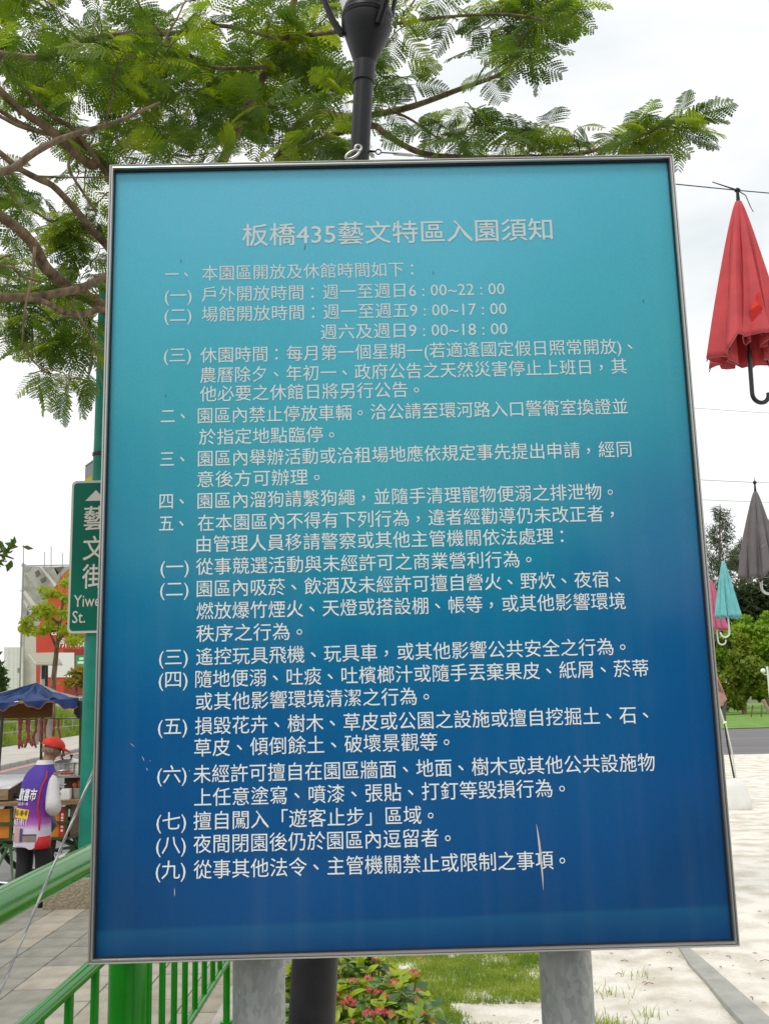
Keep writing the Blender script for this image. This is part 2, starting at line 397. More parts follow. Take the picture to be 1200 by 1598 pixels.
def panelmat():
    m = mat('blue_gradient_print', (.05, .3, .45), .10, spec=.28); t = m.node_tree; n = t.nodes; l = t.links; b = n['Principled BSDF']
    tcn = n.new('ShaderNodeTexCoord'); sx = n.new('ShaderNodeSeparateXYZ'); l.new(tcn.outputs['Object'], sx.inputs[0])
    z1 = n.new('ShaderNodeTexNoise'); z1.inputs['Scale'].default_value = 1.7; z1.inputs['Detail'].default_value = 3; l.new(tcn.outputs['Object'], z1.inputs['Vector'])
    # height 0..1, wobbled by the soft printed clouds and the bluer margins
    mr = n.new('ShaderNodeMapRange'); mr.inputs['From Min'].default_value = SZ; mr.inputs['From Max'].default_value = SZ+SH; l.new(sx.outputs['Z'], mr.inputs['Value'])
    zz = n.new('ShaderNodeMath'); zz.operation = 'MULTIPLY_ADD'; zz.inputs[1].default_value = .26; zz.inputs[2].default_value = -.13; l.new(z1.outputs['Fac'], zz.inputs[0])
    ad = n.new('ShaderNodeMath'); ad.operation = 'ADD'; l.new(mr.outputs[0], ad.inputs[0]); l.new(zz.outputs[0], ad.inputs[1])
    ab = n.new('ShaderNodeMath'); ab.operation = 'ABSOLUTE'; l.new(sx.outputs['X'], ab.inputs[0])
    pw = n.new('ShaderNodeMath'); pw.operation = 'POWER'; pw.inputs[1].default_value = 2.2; l.new(ab.outputs[0], pw.inputs[0])
    ml = n.new('ShaderNodeMath'); ml.operation = 'MULTIPLY_ADD'; ml.inputs[1].default_value = -.36; l.new(pw.outputs[0], ml.inputs[0]); l.new(ad.outputs[0], ml.inputs[2])
    q = n.new('ShaderNodeValToRGB'); tl = n.new('ShaderNodeMath'); tl.operation = 'MULTIPLY_ADD'; tl.inputs[1].default_value = -.07; l.new(sx.outputs['X'], tl.inputs[0]); l.new(ml.outputs[0], tl.inputs[2]); l.new(tl.outputs[0], q.inputs['Fac'])
    st = [(0.0, (.005, .062, .19)), (.10, (.006, .084, .265)), (.24, (.007, .118, .31)), (.375, (.010, .185, .355)), (.485, (.020, .29, .41)), (.60, (.040, .375, .47)), (.72, (.058, .425, .545)), (.85, (.092, .48, .63)), (1.0, (.14, .52, .70))]
    e = q.color_ramp.elements
    e[0].position = st[0][0]; e[0].color = (*st[0][1], 1); e[1].position = st[-1][0]; e[1].color = (*st[-1][1], 1)
    for p_, c_ in st[1:-1]:
        x = e.new(p_); x.color = (*c_, 1)
    hs = n.new('ShaderNodeTexNoise'); hs.inputs['Scale'].default_value = 420; l.new(tcn.outputs['Object'], hs.inputs['Vector'])
    mm = n.new('ShaderNodeMix'); mm.data_type = 'RGBA'; mm.blend_type = 'OVERLAY'; mm.inputs['Factor'].default_value = .18
    l.new(q.outputs['Color'], mm.inputs[6]); l.new(hs.outputs['Fac'], mm.inputs[7])
    # dust in rain streaks, and a reflection along the foot painted in as a paler band
    ms_ = n.new('ShaderNodeMapping'); ms_.inputs['Scale'].default_value = (26, 26, .9); l.new(tcn.outputs['Object'], ms_.inputs['Vector'])
    z3 = n.new('ShaderNodeTexNoise'); z3.inputs['Scale'].default_value = 1.0; z3.inputs['Detail'].default_value = 4; l.new(ms_.outputs[0], z3.inputs['Vector'])
    q3 = n.new('ShaderNodeMapRange'); q3.inputs['From Min'].default_value = .48; q3.inputs['From Max'].default_value = .8; q3.inputs['To Max'].default_value = .03; l.new(z3.outputs['Fac'], q3.inputs['Value'])
    md = n.new('ShaderNodeMix'); md.data_type = 'RGBA'; l.new(q3.outputs[0], md.inputs['Factor']); l.new(mm.outputs[2], md.inputs[6]); md.inputs[7].default_value = (.42, .48, .48, 1)
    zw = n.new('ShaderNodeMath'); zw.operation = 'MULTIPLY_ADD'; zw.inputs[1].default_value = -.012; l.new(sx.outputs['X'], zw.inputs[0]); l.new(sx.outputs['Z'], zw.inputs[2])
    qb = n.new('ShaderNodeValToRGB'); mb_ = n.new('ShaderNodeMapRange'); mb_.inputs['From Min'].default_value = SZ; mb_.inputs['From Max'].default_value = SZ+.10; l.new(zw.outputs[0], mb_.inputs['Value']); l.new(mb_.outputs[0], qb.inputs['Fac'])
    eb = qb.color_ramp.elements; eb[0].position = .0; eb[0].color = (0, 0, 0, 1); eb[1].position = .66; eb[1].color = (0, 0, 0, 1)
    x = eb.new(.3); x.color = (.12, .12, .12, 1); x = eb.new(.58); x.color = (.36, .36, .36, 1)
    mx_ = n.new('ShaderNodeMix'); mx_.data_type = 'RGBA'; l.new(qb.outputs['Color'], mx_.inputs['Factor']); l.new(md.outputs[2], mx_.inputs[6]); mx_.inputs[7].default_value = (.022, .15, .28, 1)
    l.new(mx_.outputs[2], b.inputs['Base Color'])
    return m
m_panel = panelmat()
ft = .0085   # visible width of the frame
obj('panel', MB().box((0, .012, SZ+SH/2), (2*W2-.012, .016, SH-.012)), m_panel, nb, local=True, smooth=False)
m_gap = mat('black_gasket', (.012, .012, .014), .6)
mb = MB()
for s in (-1, 1):
    mb.box((s*(W2-ft-.0012), .001, SZ+SH/2), (.0024, .008, SH-2*ft+.004)); mb.box((0, .0012, SZ+SH/2+s*(SH/2-ft-(.002 if s > 0 else .001))), (2*W2-2*ft-.006, .008, .004 if s > 0 else .002))
obj('gasket', mb, m_gap, nb, local=True, smooth=False)
def miter(a, b, inward, depth0=-.010, depth1=.034):
    """mitred frame rail from corner a to corner b (x,z), rounded face"""
    a = Vector((a[0], 0, a[1])); b = Vector((b[0], 0, b[1])); d = (b-a).normalized(); i = Vector((inward[0], 0, inward[1]))
    prof = [(0, depth1), (0, depth0+.0015), (.0012, depth0), (.0032, depth0+.0004), (.0036, depth0+.004), (.0044, depth0+.004), (.0048, depth0+.001), (.0074, depth0+.0004), (ft, depth0+.002), (ft, depth1)]
    rings = []
    for p, sg in ((a, 1), (b, -1)):
        rings.append([p+i*o_+d*(sg*(o_+.0004))+Vector((0, y_, 0)) for o_, y_ in prof])
    return MB().loft(rings)
zl, zh = SZ, SZ+SH
for a, b, i in (((-W2, zl), (-W2, zh), (1, 0)), ((W2, zh), (W2, zl), (-1, 0)), ((-W2, zh), (W2, zh), (0, -1)), ((W2, zl), (-W2, zl), (0, 1))):
    obj('frame_rail', miter(a, b, i), m_alu, nb, local=True)
for x, yy in ((-.299, .085), (.294, .085)):
    o = obj('post', MB().lathe([(.0505, 0), (.0505, SZ+SH-.03), (.046, SZ+SH-.02)], 32, (x, yy+.015, 0)), m_galv, nb, local=True)
    obj('clamp', MB().lathe([(.0535, SZ+.3), (.0535, SZ+.34)], 32, (x, yy+.015, 0)), m_galv, o, local=True)
obj('back_sheet', MB().box((0, .029, SZ+SH/2), (2*W2-.03, .008, SH-.03)), m_alu, nb, local=True, smooth=False)
fr = lambda x, z: (x, .0034, z)
EM = .0365
LINES = [  # text, x0, x1, z0 (mm on the panel, measured on the photograph)
 ('板橋435藝文特區入園須知', -320, 334, 1431, .0545, .012),
 ('一、', -481, -433, 1348), ('本園區開放及休館時間如下：', -404, 38, 1349),
 ('(一)', -481, -425, 1301), ('戶外開放時間：週一至週日6 : 00~22 : 00', -404, 227, 1302),
 ('(二)', -481, -425, 1258), ('場館開放時間：週一至週五9 : 00~17 : 00', -404, 229, 1258),
 ('週六及週日9 : 00~18 : 00', -158, 229, 1214),
 ('(三)', -481, -425, 1171), ('休園時間：每月第一個星期一(若適逢國定假日照常開放)、', -406, 486, 1169),
 ('農曆除夕、年初一、政府公告之天然災害停止上班日，其', -406, 471, 1126),
 ('他必要之休館日將另行公告。', -406, 42, 1086),
 ('二、', -485, -436, 1041), ('園區內禁止停放車輛。洽公請至環河路入口警衛室換證並', -410, 467, 1040),
 ('於指定地點臨停。', -407, -133, 995),
 ('三、', -485, -436, 951), ('園區內舉辦活動或洽租場地應依規定事先提出申請，經同', -409, 468, 950),
 ('意後方可辦理。', -410, -164, 907),
 ('四、', -485, -436, 864), ('園區內溜狗請繫狗繩，並隨手清理寵物便溺之排泄物。', -409, 425, 863),
 ('五、', -485, -436, 819), ('在本園區內不得有下列行為，違者經勸導仍未改正者，', -408, 424, 818),
 ('由管理人員移請警察或其他主管機關依法處理：', -410, 320, 775),
 ('(一)', -481, -425, 731), ('從事競選活動與未經許可之商業營利行為。', -411, 254, 730),
 ('(二)', -481, -425, 687), ('園區內吸菸、飲酒及未經許可擅自營火、野炊、夜宿、', -409, 428, 686),
 ('燃放爆竹煙火、天燈或搭設棚、帳等，或其他影響環境', -409, 435, 642),
 ('秩序之行為。', -409, -202, 598),
 ('(三)', -481, -425, 554), ('遙控玩具飛機、玩具車，或其他影響公共安全之行為。', -409, 429, 553),
 ('(四)', -481, -425, 511), ('隨地便溺、吐痰、吐檳榔汁或隨手丟棄果皮、紙屑、菸蒂', -410, 471, 510),
 ('或其他影響環境清潔之行為。', -409, 42, 467),
 ('(五)', -481, -425, 422), ('損毀花卉、樹木、草皮或公園之設施或擅自挖掘土、石、', -410, 464, 421),
 ('草皮、傾倒餘土、破壞景觀等。', -411, 78, 380),
 ('(六)', -481, -425, 332), ('未經許可擅自在園區牆面、地面、樹木或其他公共設施物', -412, 470, 331),
 ('上任意塗寫、噴漆、張貼、打釘等毀損行為。', -410, 295, 288),
 ('(七)', -481, -425, 246), ('擅自闖入「遊客止步」區域。', -411, 43, 245),
 ('(八)', -481, -425, 203), ('夜間閉園後仍於園區內逗留者。', -411, 74, 203),
 ('(九)', -481, -425, 158), ('從事其他法令、主管機關禁止或限制之事項。', -410, 288, 157)]
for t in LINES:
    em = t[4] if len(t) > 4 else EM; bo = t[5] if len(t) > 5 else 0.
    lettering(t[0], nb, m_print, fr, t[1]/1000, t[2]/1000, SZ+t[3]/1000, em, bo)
# scratches and chips in the print
m_scr = mat('scratched_metal', (.62, .60, .55), .5)
def scratch(pts, wd, m=m_scr):
    mb = MB(); vs = []; n = len(pts)
    for i, (x, z) in enumerate(pts):
        k = wd*math.sin(PI*(i+.12)/(n-.76)); vs += [(x-k/2, .0030, SZ+z), (x+k/2, .0030, SZ+z)]
    mb.add(vs, [(2*i, 2*i+1, 2*i+3, 2*i+2) for i in range(n-1)])
    return obj('scratch', mb, m, nb, local=True, smooth=False)
def pl(u, v):
    d = _f + _r*((u-600)/FPX) - _u*((v-799)/FPX); ax = Vector((math.cos(SYAW), math.sin(SYAW), 0)); nn = Vector((-math.sin(SYAW), math.cos(SYAW), 0))
    c = Vector((SX, SD, SZ)); o = Vector((0, 0, CAMH)); q = o+d*(((c-o) @ nn)/(d @ nn))-c
    return (q @ ax, q.z)
scratch([pl(837, 1286), pl(839, 1298), pl(841, 1312), pl(843, 1330), pl(845, 1350), pl(847, 1372), pl(848, 1390)], .0040)
for a, b in (((203, 1160), (210, 1166)), ((221, 1180), (225, 1188)), ((228, 1198), (230, 1203)), ((272, 1386), (272, 1400)), ((295, 1202), (296, 1204)), ((233, 1187), (235, 1188))):
    x0, z0 = pl(*a); x1, z1 = pl(*b); scratch([(x0, z0), ((x0+x1)/2+.0006, (z0+z1)/2), (x1, z1)], .0016)
m_dk = mat('dark_chip', (.06, .05, .045), .6)
for u, v in ((258, 617), (476, 383), (475, 387), (282, 406), (1004, 469), (676, 425), (838, 350)):
    x0, z0 = pl(u, v); scratch([(x0, z0+.004), (x0+.0005, z0), (x0, z0-.004)], .0016, m_dk)

# ------------------------------------------------------------------ street lamp (leaning)
lb = Vector((-.307, 3.2, 0)); lax = (P(569, 100, 3.2)-P(489, 1550, 3.2)).normalized()
lamp = thing('street_lamp', 'black street lamp post with funnel shaped head behind the board', 'street lamp', lb)
def along(t): return lb+lax*t
obj('base_pole', MB().lathe([(.12, 0), (.12, .02), (.075, .05), (.0695, .07), (.0685, 1.5), (.06, 1.58), (.036, 1.62)], 28, lb, lax), m_black, lamp)
obj('pole', MB().lathe([(.0345, 1.6), (.0335, 3.93)], 28, lb, lax), m_black, lamp)
zt = (P(569, 100, 3.2)-lb) @ lax
obj('collar', MB().lathe([(.0345, zt-.075), (.0385, zt-.072), (.0385, zt+.01)], 28, lb, lax), m_black, lamp)
cup = [(.036, zt-.005), (.048, zt+.03), (.068, zt+.085), (.083, zt+.125), (.090, zt+.15), (.0905, zt+.158), (.0885, zt+.160), (.0905, zt+.162), (.0915, zt+.172), (.0895, zt+.174), (.0915, zt+.176), (.090, zt+.19), (.0875, zt+.192), (.089, zt+.194), (.083, zt+.215), (.07, zt+.225)]
c_ = obj('cup', MB().lathe(cup, 36, lb, lax), m_black, lamp)
qx = lax.to_track_quat('Z', 'Y')
mb = MB()
for a, hz in ((-105, .150), (-104, .166), (-102, .140)):
    d = qx @ Vector((math.cos(R(a)), math.sin(R(a)), 0)); p = along(zt+hz)+d*(.0885 if hz > .145 else .0872)
    mb.box(p, (.010, .004, .005), Matrix.Rotation(R(random.uniform(-30, 30)), 3, 'Y'))
obj('paint_chip', mb, m_white, c_, smooth=False)
m_glass = mat('lamp_glass', (.75, .78, .78), .12, spec=.6)
for k in range(3):
    a = R(-28+120*k); d = qx @ Vector((math.cos(a), math.sin(a), 0))
    obj('arm', MB().tube([along(zt+.11)+d*.085, along(zt+.16)+d*.12, along(zt+.24)+d*.155, along(zt+.42)+d*.20, along(zt+.75)+d*.24], [.014, .013, .011, .009, .009], 8), m_black, lamp)
    a0, a1 = R(-28+120*k+5), R(-28+120*k+115)
    d0 = qx @ Vector((math.cos(a0), math.sin(a0), 0)); d1 = qx @ Vector((math.cos(a1), math.sin(a1), 0))
    pn = [along(zt+.20)+d0*.085, along(zt+.20)+d1*.085, along(zt+.75)+d1*.23, along(zt+.75)+d0*.23]
    nn = (pn[1]-pn[0]).cross(pn[3]-pn[0]).normalized()*.004
    obj('glass_pane', MB().loft([pn, [p+nn for p in pn]]), m_glass, lamp, smooth=False)
obj('lantern_roof', MB().lathe([(.27, zt+.75), (.27, zt+.77), (.06, zt+.95), (.02, zt+1.0)], 24, lb, lax), m_black, lamp)
# carabiner and ring on the pole
hk = P(552, 237, 3.14)
def ringpts(c, r, n=14, ax=(1, 0, 0), ay=(0, 0, 1), ry=None):
    ax = Vector(ax); ay = Vector(ay); ry = ry or r
    return [Vector(c)+ax*r*math.cos(2*PI*k/n)+ay*ry*math.sin(2*PI*k/n) for k in range(n)]
m_chrome = mat('zinc_hook', (.45, .45, .43), .4, .7)
gw = thing('guy_wire', 'twisted steel stay wire hooked to the lamp post slanting down left', 'cable', (-1.1, 1.5, 0))
obj('carabiner', MB().tube(ringpts(P(550, 241, 3.13), .011, 16, (.5, 0, -.87), (.87, 0, .5), .026), .0042, 8, closed=True), m_chrome, gw)
obj('eye_bolt', MB().tube(ringpts(P(559, 231, 3.13), .011, 14), .004, 8, closed=True), m_chrome, gw)
A = P(548, 250, 3.13); B = Vector((-1.09, 1.5, 0))
n_ = 160; mb = MB(); d = (B-A); dn = d.normalized(); a1 = dn.cross(Vector((0, 1, 0))).normalized(); a2 = dn.cross(a1)
for ph in (0, 2*PI/3, 4*PI/3):
    mb.tube([A+d*(i/n_)+(a1*math.cos(ph+i*2.0)+a2*math.sin(ph+i*2.0))*.0016 for i in range(n_+1)], .0018, 5)
obj('strand', mb, m_steel, gw)
obj('anchor_eye', MB().tube(ringpts(B+Vector((0, 0, .02)), .02), .005, 6, closed=True), m_chrome, gw)
cab = thing('umbrella_cable', 'dark cable tied to the lamp with red umbrella on it', 'cable', P(590, 240, 3.2))
U1 = P(1150, 297, 4.1)
obj('ring', MB().tube(ringpts(P(590.5, 237, 3.18), .0092, 16), .0022, 6, closed=True), m_black, cab)
pA = P(576, 236, 3.2); pB = P(600, 238, 3.2)
obj('eye_bolt', MB().tube([pA, P(585, 236.5, 3.19)], .004, 6), m_black, cab)
obj('turnbuckle', MB().tube([P(612, 239, 3.22), P(616, 240, 3.23), P(640, 242, 3.26), P(648, 243, 3.27)], [.002, .006, .006, .002], 8), m_chrome, cab)
far = P(1420, 312, 4.8)
pts = [P(594, 238, 3.18), P(612, 239, 3.22), P(648, 243, 3.27), P(800, 262, 3.5), P(1000, 282, 3.85), U1, P(1230, 304, 4.3), far]
obj('cable', MB().tube(pts, .0024, 6), m_wire, cab)
obj('end_hook', MB().tube(ringpts(far, .015), .004, 6, closed=True), m_chrome, cab)

# ------------------------------------------------------------------ umbrellas
def umbrella(top, Rb, Lc, Lf, Lh, hook, fcol, hcol, label, lean=(0, 0), seed=1, nrib=8, hookdir=(1, 0), flap=False, strapcol=None, uneven=0.0):
    """hanging from its ferrule at `top`; Lf ferrule, Lc canopy length, Lh handle shaft below canopy, hook radius"""
    rnd = random.Random(seed)
    t = thing('hanging_umbrella', label, 'umbrella', top, 0, 'closed umbrellas hung from overhead cables')
    def at(s): return Vector((top[0]+lean[0]*s, top[1]+lean[1]*s, top[2]-s))
    fm = mat('fabric_%s' % label.split()[0], fcol, .75, var=.10, vscale=12, bump=.12, bscale=25, trans=.12)
    hm = mat('handle_%s' % label.split()[0], hcol, .25, .2)
    obj('ferrule', MB().tube([at(-.01), at(Lf*.5), at(Lf+.02)], [.006, .0075, .011], 8), m_black, t)
    NT = 96; NS = 22; rings = []
    ph = [rnd.uniform(-.25, .25) for _ in range(nrib*2)]; amp = [rnd.uniform(.55, 1.25) for _ in range(nrib*2)]
    low = [rnd.uniform(-.03, .03) for _ in range(nrib)]; amp = [a*1.15 for a in amp]
    for i in range(NS+1):
        s = i/NS; z = Lf+Lc*s; Rr = .013+(Rb-.013)*(s**.86); ring = []
        for k in range(NT):
            th = 2*PI*k/NT; x = th/(2*PI)*nrib; kk = int(x) % nrib; fx = x-int(x)
            tri = abs(fx-.5)*2                     # 1 at ribs, 0 in the middle of a gore
            fold = ((1-tri**1.3)*.40*amp[kk]+.13*abs(math.sin(fx*PI*3+ph[kk]*4))*amp[kk+nrib])*(.30+.70*s)
            rr = Rr*(1-fold+.05*math.cos(th*2*nrib*1.5+ph[kk]*9)*s)
            sw = .22*math.sin(fx*2*PI)*amp[kk+nrib]*s     # folds swing to one side
            hem = (low[kk]*uneven*6+.018*math.cos(2*PI*fx)*-1)*max(0, s-.7)/.3
            p = at(z+hem); ring.append((p.x+rr*math.cos(th+sw), p.y+rr*math.sin(th+sw), p.z))
        rings.append(ring)
    can = obj('canopy', MB().loft(rings, cap=False), fm, t)
    md = can.modifiers.new('thickness', 'SOLIDIFY'); md.thickness = .0015
    hemm = mat('hem_%s' % label.split()[0], tuple(min(.6, c*.7+.12) for c in fcol), .6)
    obj('hem', MB().tube([Vector(p) for p in rings[-1]], .0016, 5, closed=True), hemm, can)
    for k in range(nrib):
        p = Vector(rings[-1][int(NT*k/nrib) % NT]); c0 = at(Lf+Lc); q = p+(c0-p)*.1
        obj('rib_tip', MB().tube([q+Vector((0, 0, .03)), p+Vector((0, 0, -.014))], [.002, .0025], 5), m_black, t)
    a0 = at(Lf+.02); a1 = at(Lf+Lc-.02)
    obj('shaft', MB().tube([a0, a1], .005, 8), m_black, t)
    hd = Vector((hookdir[0], hookdir[1], 0)).normalized(); b0 = at(Lf+Lc-.02); b1 = at(Lf+Lc+Lh)
    pts = [b0, b0+(b1-b0)*.5, b1]+[b1+hd*hook*(1-math.cos(a))+Vector((0, 0, -hook*math.sin(a))) for a in [R(x) for x in range(20, 191, 17)]]
    obj('handle', MB().tube(pts, [.0095]*len(pts), 10), hm, t)
    if flap:
        sm = mat('strap_%s' % label.split()[0], strapcol, .7, trans=.15)
        b = at(Lf+Lc*.80); k = Rb/.172*.85
        v = [(-.005, -.125, .075), (.012, -.150, .10), (.03, -.135, .045), (-.035, -.150, .01), (0.0, -.165, .03), (.035, -.145, -.01), (-.03, -.135, -.05), (.01, -.150, -.045), (.04, -.130, -.035)]
        mb = MB(); mb.add([b+Vector(q)*k for q in v], [(0, 3, 4), (0, 4, 1), (1, 4, 5, 2), (3, 6, 7, 4), (4, 7, 8, 5)])
        so_ = obj('strap', mb, sm, t, smooth=False); md = so_.modifiers.new('thickness', 'SOLIDIFY'); md.thickness = .002
    return t
umbrella(U1, .182, .70, .055, .17, .038, (.64, .080, .09), (.03, .03, .035), 'red umbrella hanging closed under the topmost dark cable', (-.022, 0), 3, hookdir=(1, .2), flap=True, strapcol=(.72, .03, .02), uneven=.2)
U2 = P(1177, 753, 7.2)
umbrella(U2, .158, .54, .07, .15, .05, (.185, .168, .172), (.65, .66, .66), 'grey umbrella with white handle hanging closed at right edge', (-.03, 0), 11, hookdir=(1, .1), flap=True, strapcol=(.22, .20, .21), uneven=.6)
U3 = P(1127, 866, 11.7)
umbrella(U3, .16, .66, .07, .17, .05, (.20, .58, .60), (.78, .79, .78), 'turquoise umbrella hanging closed in front of the pink one', (.0, 0), 5, hookdir=(-1, .1))
U4 = P(1108, 898, 12.6)
umbrella(U4, .15, .62, .06, .13, .05, (.58, .16, .26), (.78, .79, .78), 'pink umbrella hanging closed half hidden behind the turquoise one', (.03, 0), 6, hookdir=(1, .1))
mb = MB()
t = thing('cable_tie', 'black plastic tie holding the red umbrella to its cable', 'cable tie', U1)
obj('knot', MB().sphere(U1, .011, 10, 6, sc=(1.3, 1, .9)), m_black, t)
obj('tail', MB().tube([U1, P(1135, 292, 4.09), P(1111, 284, 4.08)], [.004, .003, .002], 6), m_black, t)
obj('tail', MB().tube([U1, P(1163, 305, 4.08), P(1170, 322, 4.07), P(1175, 331, 4.07)], [.003, .0022, .002, .0015], 6), m_black, t)
t = thing('cable_tie', 'black tie with upright tail holding the grey umbrella', 'cable tie', U2)
obj('knot', MB().sphere(U2, .014, 10, 6), m_black, t)
obj('tail', MB().tube([U2, P(1176.5, 744, 7.18)], [.003, .001], 5), m_black, t)
def cable(label, pts, r, m):
    o = obj('overhead_cable', MB().tube(pts, r, 5), m); return tag(o, label, 'cable', 'thin overhead cables on the right')
cable('thin grey cable crossing behind the red umbrella handle', [P(700, 612, 5.6), P(1085, 637, 6.0), P(1170, 643, 6.1), P(1500, 662, 6.5)], .0016, m_fwire)
cable('thin grey cable that carries the grey umbrella', [P(700, 725, 6.8), P(1094, 749, 7.1), U2, P(1500, 760, 7.5)], .0022, m_fwire)
cable('thin grey cable crossing low behind the grey umbrella canopy', [P(700, 765, 8.6), P(1096, 780, 9), P(1200, 784, 9.1), P(1500, 794, 9.5)], .0024, m_fwire)
cable('faint far cable that carries the turquoise umbrella', [P(700, 842, 11.2), U3, P(1500, 884, 12.4)], .0016, m_fwire)
cable('faint far cable that carries the pink umbrella', [P(700, 880, 12.1), U4, P(1500, 912, 13.4)], .0016, m_fwire)

# ------------------------------------------------------------------ green railing
RX = -.93
rl = thing('green_railing', 'glossy green tube railing with upright bars behind the board', 'railing', (RX, 4, 0))
obj('top_tube', MB().tube([(RX, -1.0, 1.25), (RX, 2, 1.25), (RX, 4, 1.25), (RX, 7.4, 1.25)], .041, 24), m_green, rl)
pc = obj('post', MB().lathe([(.10, 0), (.10, .012), (.064, .013), (.064, 1.215)], 28, (RX, 3.74, .0)), m_green, rl)
for dy in (3.2, -3.2):
    c = dup(pc, rl); c.location = (0, dy, 0)
for y0, y1 in ((1.95, 3.66), (3.82, 5.90)):
    obj('panel_rail', MB().tube([(RX, y0, .925), (RX, y1, .925)], .0225, 16), m_green, rl)
    obj('panel_rail', MB().tube([(RX, y0, .318), (RX, y1, .318)], .019, 16), m_green, rl)
bar = obj('bar', MB().tube([(RX, 0, .30), (RX, 0, .92)], .0135, 12), m_green, rl)
ysb = [2.1, 2.34, 2.58, 2.83, 3.08, 3.34, 4.06, 4.30, 4.53, 4.76, 5.0, 5.24, 5.48, 5.70]
bar.location = (0, ysb[0], 0)
for y in ysb[1:]:
    c = dup(bar, rl); c.location = (0, y, 0)
ep = obj('end_post', MB().tube([(RX, 5.93, .0), (RX, 5.93, .93)], .019, 12), m_green, rl)
obj('foot_flange', MB().lathe([(.034, .002), (.034, .012), (.02, .014)], 16, (RX, 5.93, 0)), m_green, ep)

# ------------------------------------------------------------------ foliage helpers
def leafcloud(blobs, n, size, seed=0, flat=.0, shell=.55, aspect=.5, droop=0., k=4):
    """n little leaf quads spread over ellipsoid blobs [(centre, (rx,ry,rz))]"""
    g = np.random.default_rng(seed); vol = np.array([b[1][0]*b[1][1]*b[1][2] for b in blobs])**(2/3); pr = vol/vol.sum()
    idx = g.choice(len(blobs), n, p=pr)
    C = np.array([tuple(b[0]) for b in blobs])[idx]; RR = np.array([b[1] for b in blobs])[idx]
    d = g.normal(size=(n, 3)); d /= np.linalg.norm(d, axis=1)[:, None]
    rad = (shell+(1-shell)*g.random(n)**.6)
    Pn = C+d*RR*rad[:, None]
    nr = d*.6+g.normal(size=(n, 3))*.7; nr[:, 2] += flat; nr /= np.linalg.norm(nr, axis=1)[:, None]
    a = g.normal(size=(n, 3)); a[:, 2] -= droop; a -= (a*nr).sum(1)[:, None]*nr; a /= np.linalg.norm(a, axis=1)[:, None]
    b = np.cross(nr, a); s = size*(.6+.8*g.random(n))[:, None]
    V = np.stack([Pn, Pn+a*s*.5+b*s*aspect*.5, Pn+a*s, Pn+a*s*.5-b*s*aspect*.5], 1).reshape(-1, 3)
    return V, np.arange(4*n).reshape(n, 4)
def leafmat(name, c, c2, tr=.4, rough=.55, vs=3.):
    return mat(name, c, rough, col2=c2, vscale=vs, trans=tr, detail=3, gain=(1.6, 1.5, 1.0))

# ------------------------------------------------------------------ the big feathery tree behind the board
tree = thing('flame_tree', 'large feathery leaved tree spreading over the board', 'tree', (-.62, 9.5, 0))
BR = []   # (points, radii)
T0 = Vector((-.62, 9.5, -.05)); T1 = Vector((-.85, 9.3, 1.3)); T2 = P(400, 760, 8.8); T3 = P(330, 590, 8.3)
obj('trunk', MB().tube([T0, T0+Vector((-.02, 0, .25)), T1, T2, T3, P(300, 520, 8.1)], [.26, .17, .145, .13, .115, .08], 16), m_bark, tree)
def px(pts, D0, D1):
    n = len(pts); return [P(u, v, D0+(D1-D0)*i/(n-1)) for i, (u, v) in enumerate(pts)]
def branch(pts, r0, r1, seg=9):
    # smooth the polyline with a Catmull-Rom curve
    q = []; n = len(pts)
    for i in range(n-1):
        a, b, c, d = pts[max(i-1, 0)], pts[i], pts[i+1], pts[min(i+2, n-1)]
        for s in range(4):
            t = s/4; q.append(.5*((2*b)+(c-a)*t+(2*a-5*b+4*c-d)*t*t+(3*b-a-3*c+d)*t**3))
    q.append(pts[-1])
    m = len(q); rr = [(r0+(r1-r0)*i/(m-1))*random.uniform(.93, 1.07) for i in range(m)]
    obj('branch', MB().tube(q, [r*.92 for r in rr], seg), m_bark, tree); BR.append(q)
    return q
F = (330, 590)
branch(px([F, (250, 420), (171, 267), (143, 257), (114, 236), (79, 202), (36, 174), (0, 140), (-60, 70), (-130, 10)], 8.3, 6.6), .055, .024)
branch(px([(220, 300), (171, 258), (125, 222), (107, 211), (67, 207), (29, 190), (0, 172), (-80, 120)], 8.0, 6.9), .030, .016)
branch(px([(60, 206), (29, 196), (0, 181), (-60, 150)], 7.0, 6.6), .018, .012)
branch(px([(-60, 275), (0, 269), (24, 261), (55, 238), (95, 217), (131, 205), (167, 195), (200, 183), (250, 160)], 6.0, 6.8), .034, .012)
branch(px([F, (240, 480), (165, 381), (148, 364), (129, 340), (107, 314), (83, 290), (60, 279), (29, 262), (0, 238), (-60, 190)], 8.3, 6.8), .040, .022)
branch(px([F, (220, 520), (143, 467), (119, 457), (95, 438), (71, 417), (55, 386), (29, 357), (0, 336), (-60, 290)], 8.3, 6.6), .060, .040)
branch(px([F, (250, 470), (200, 435), (165, 432), (131, 448), (95, 457), (48, 464), (0, 464), (-70, 470)], 8.3, 6.7), .036, .036)
branch(px([(40, 465), (75, 473), (95, 485), (130, 491), (165, 484), (230, 520)], 6.85, 8.0), .022, .03)
branch(px([(60, 275), (110, 277), (172, 277), (240, 285)], 6.9, 7.2), .009, .006)
branch(px([(-20, 90), (8, 105), (48, 150), (80, 180), (118, 205), (160, 262), (210, 340)], 6.6, 8), .012, .024)
branch(px([(-60, 78), (0, 85), (60, 90), (110, 74), (160, 57), (300, 50), (345, 40), (400, 52), (430, 60)], 6.9, 7.4), .040, .012)
branch(px([F, (300, 430), (330, 300), (380, 180), (440, 60), (470, -40)], 8.3, 7.6), .06, .03)
branch(px([(420, 105), (330, 105), (290, 80), (250, 48), (225, 20), (205, -20)], 7.7, 6.6), .02, .008)
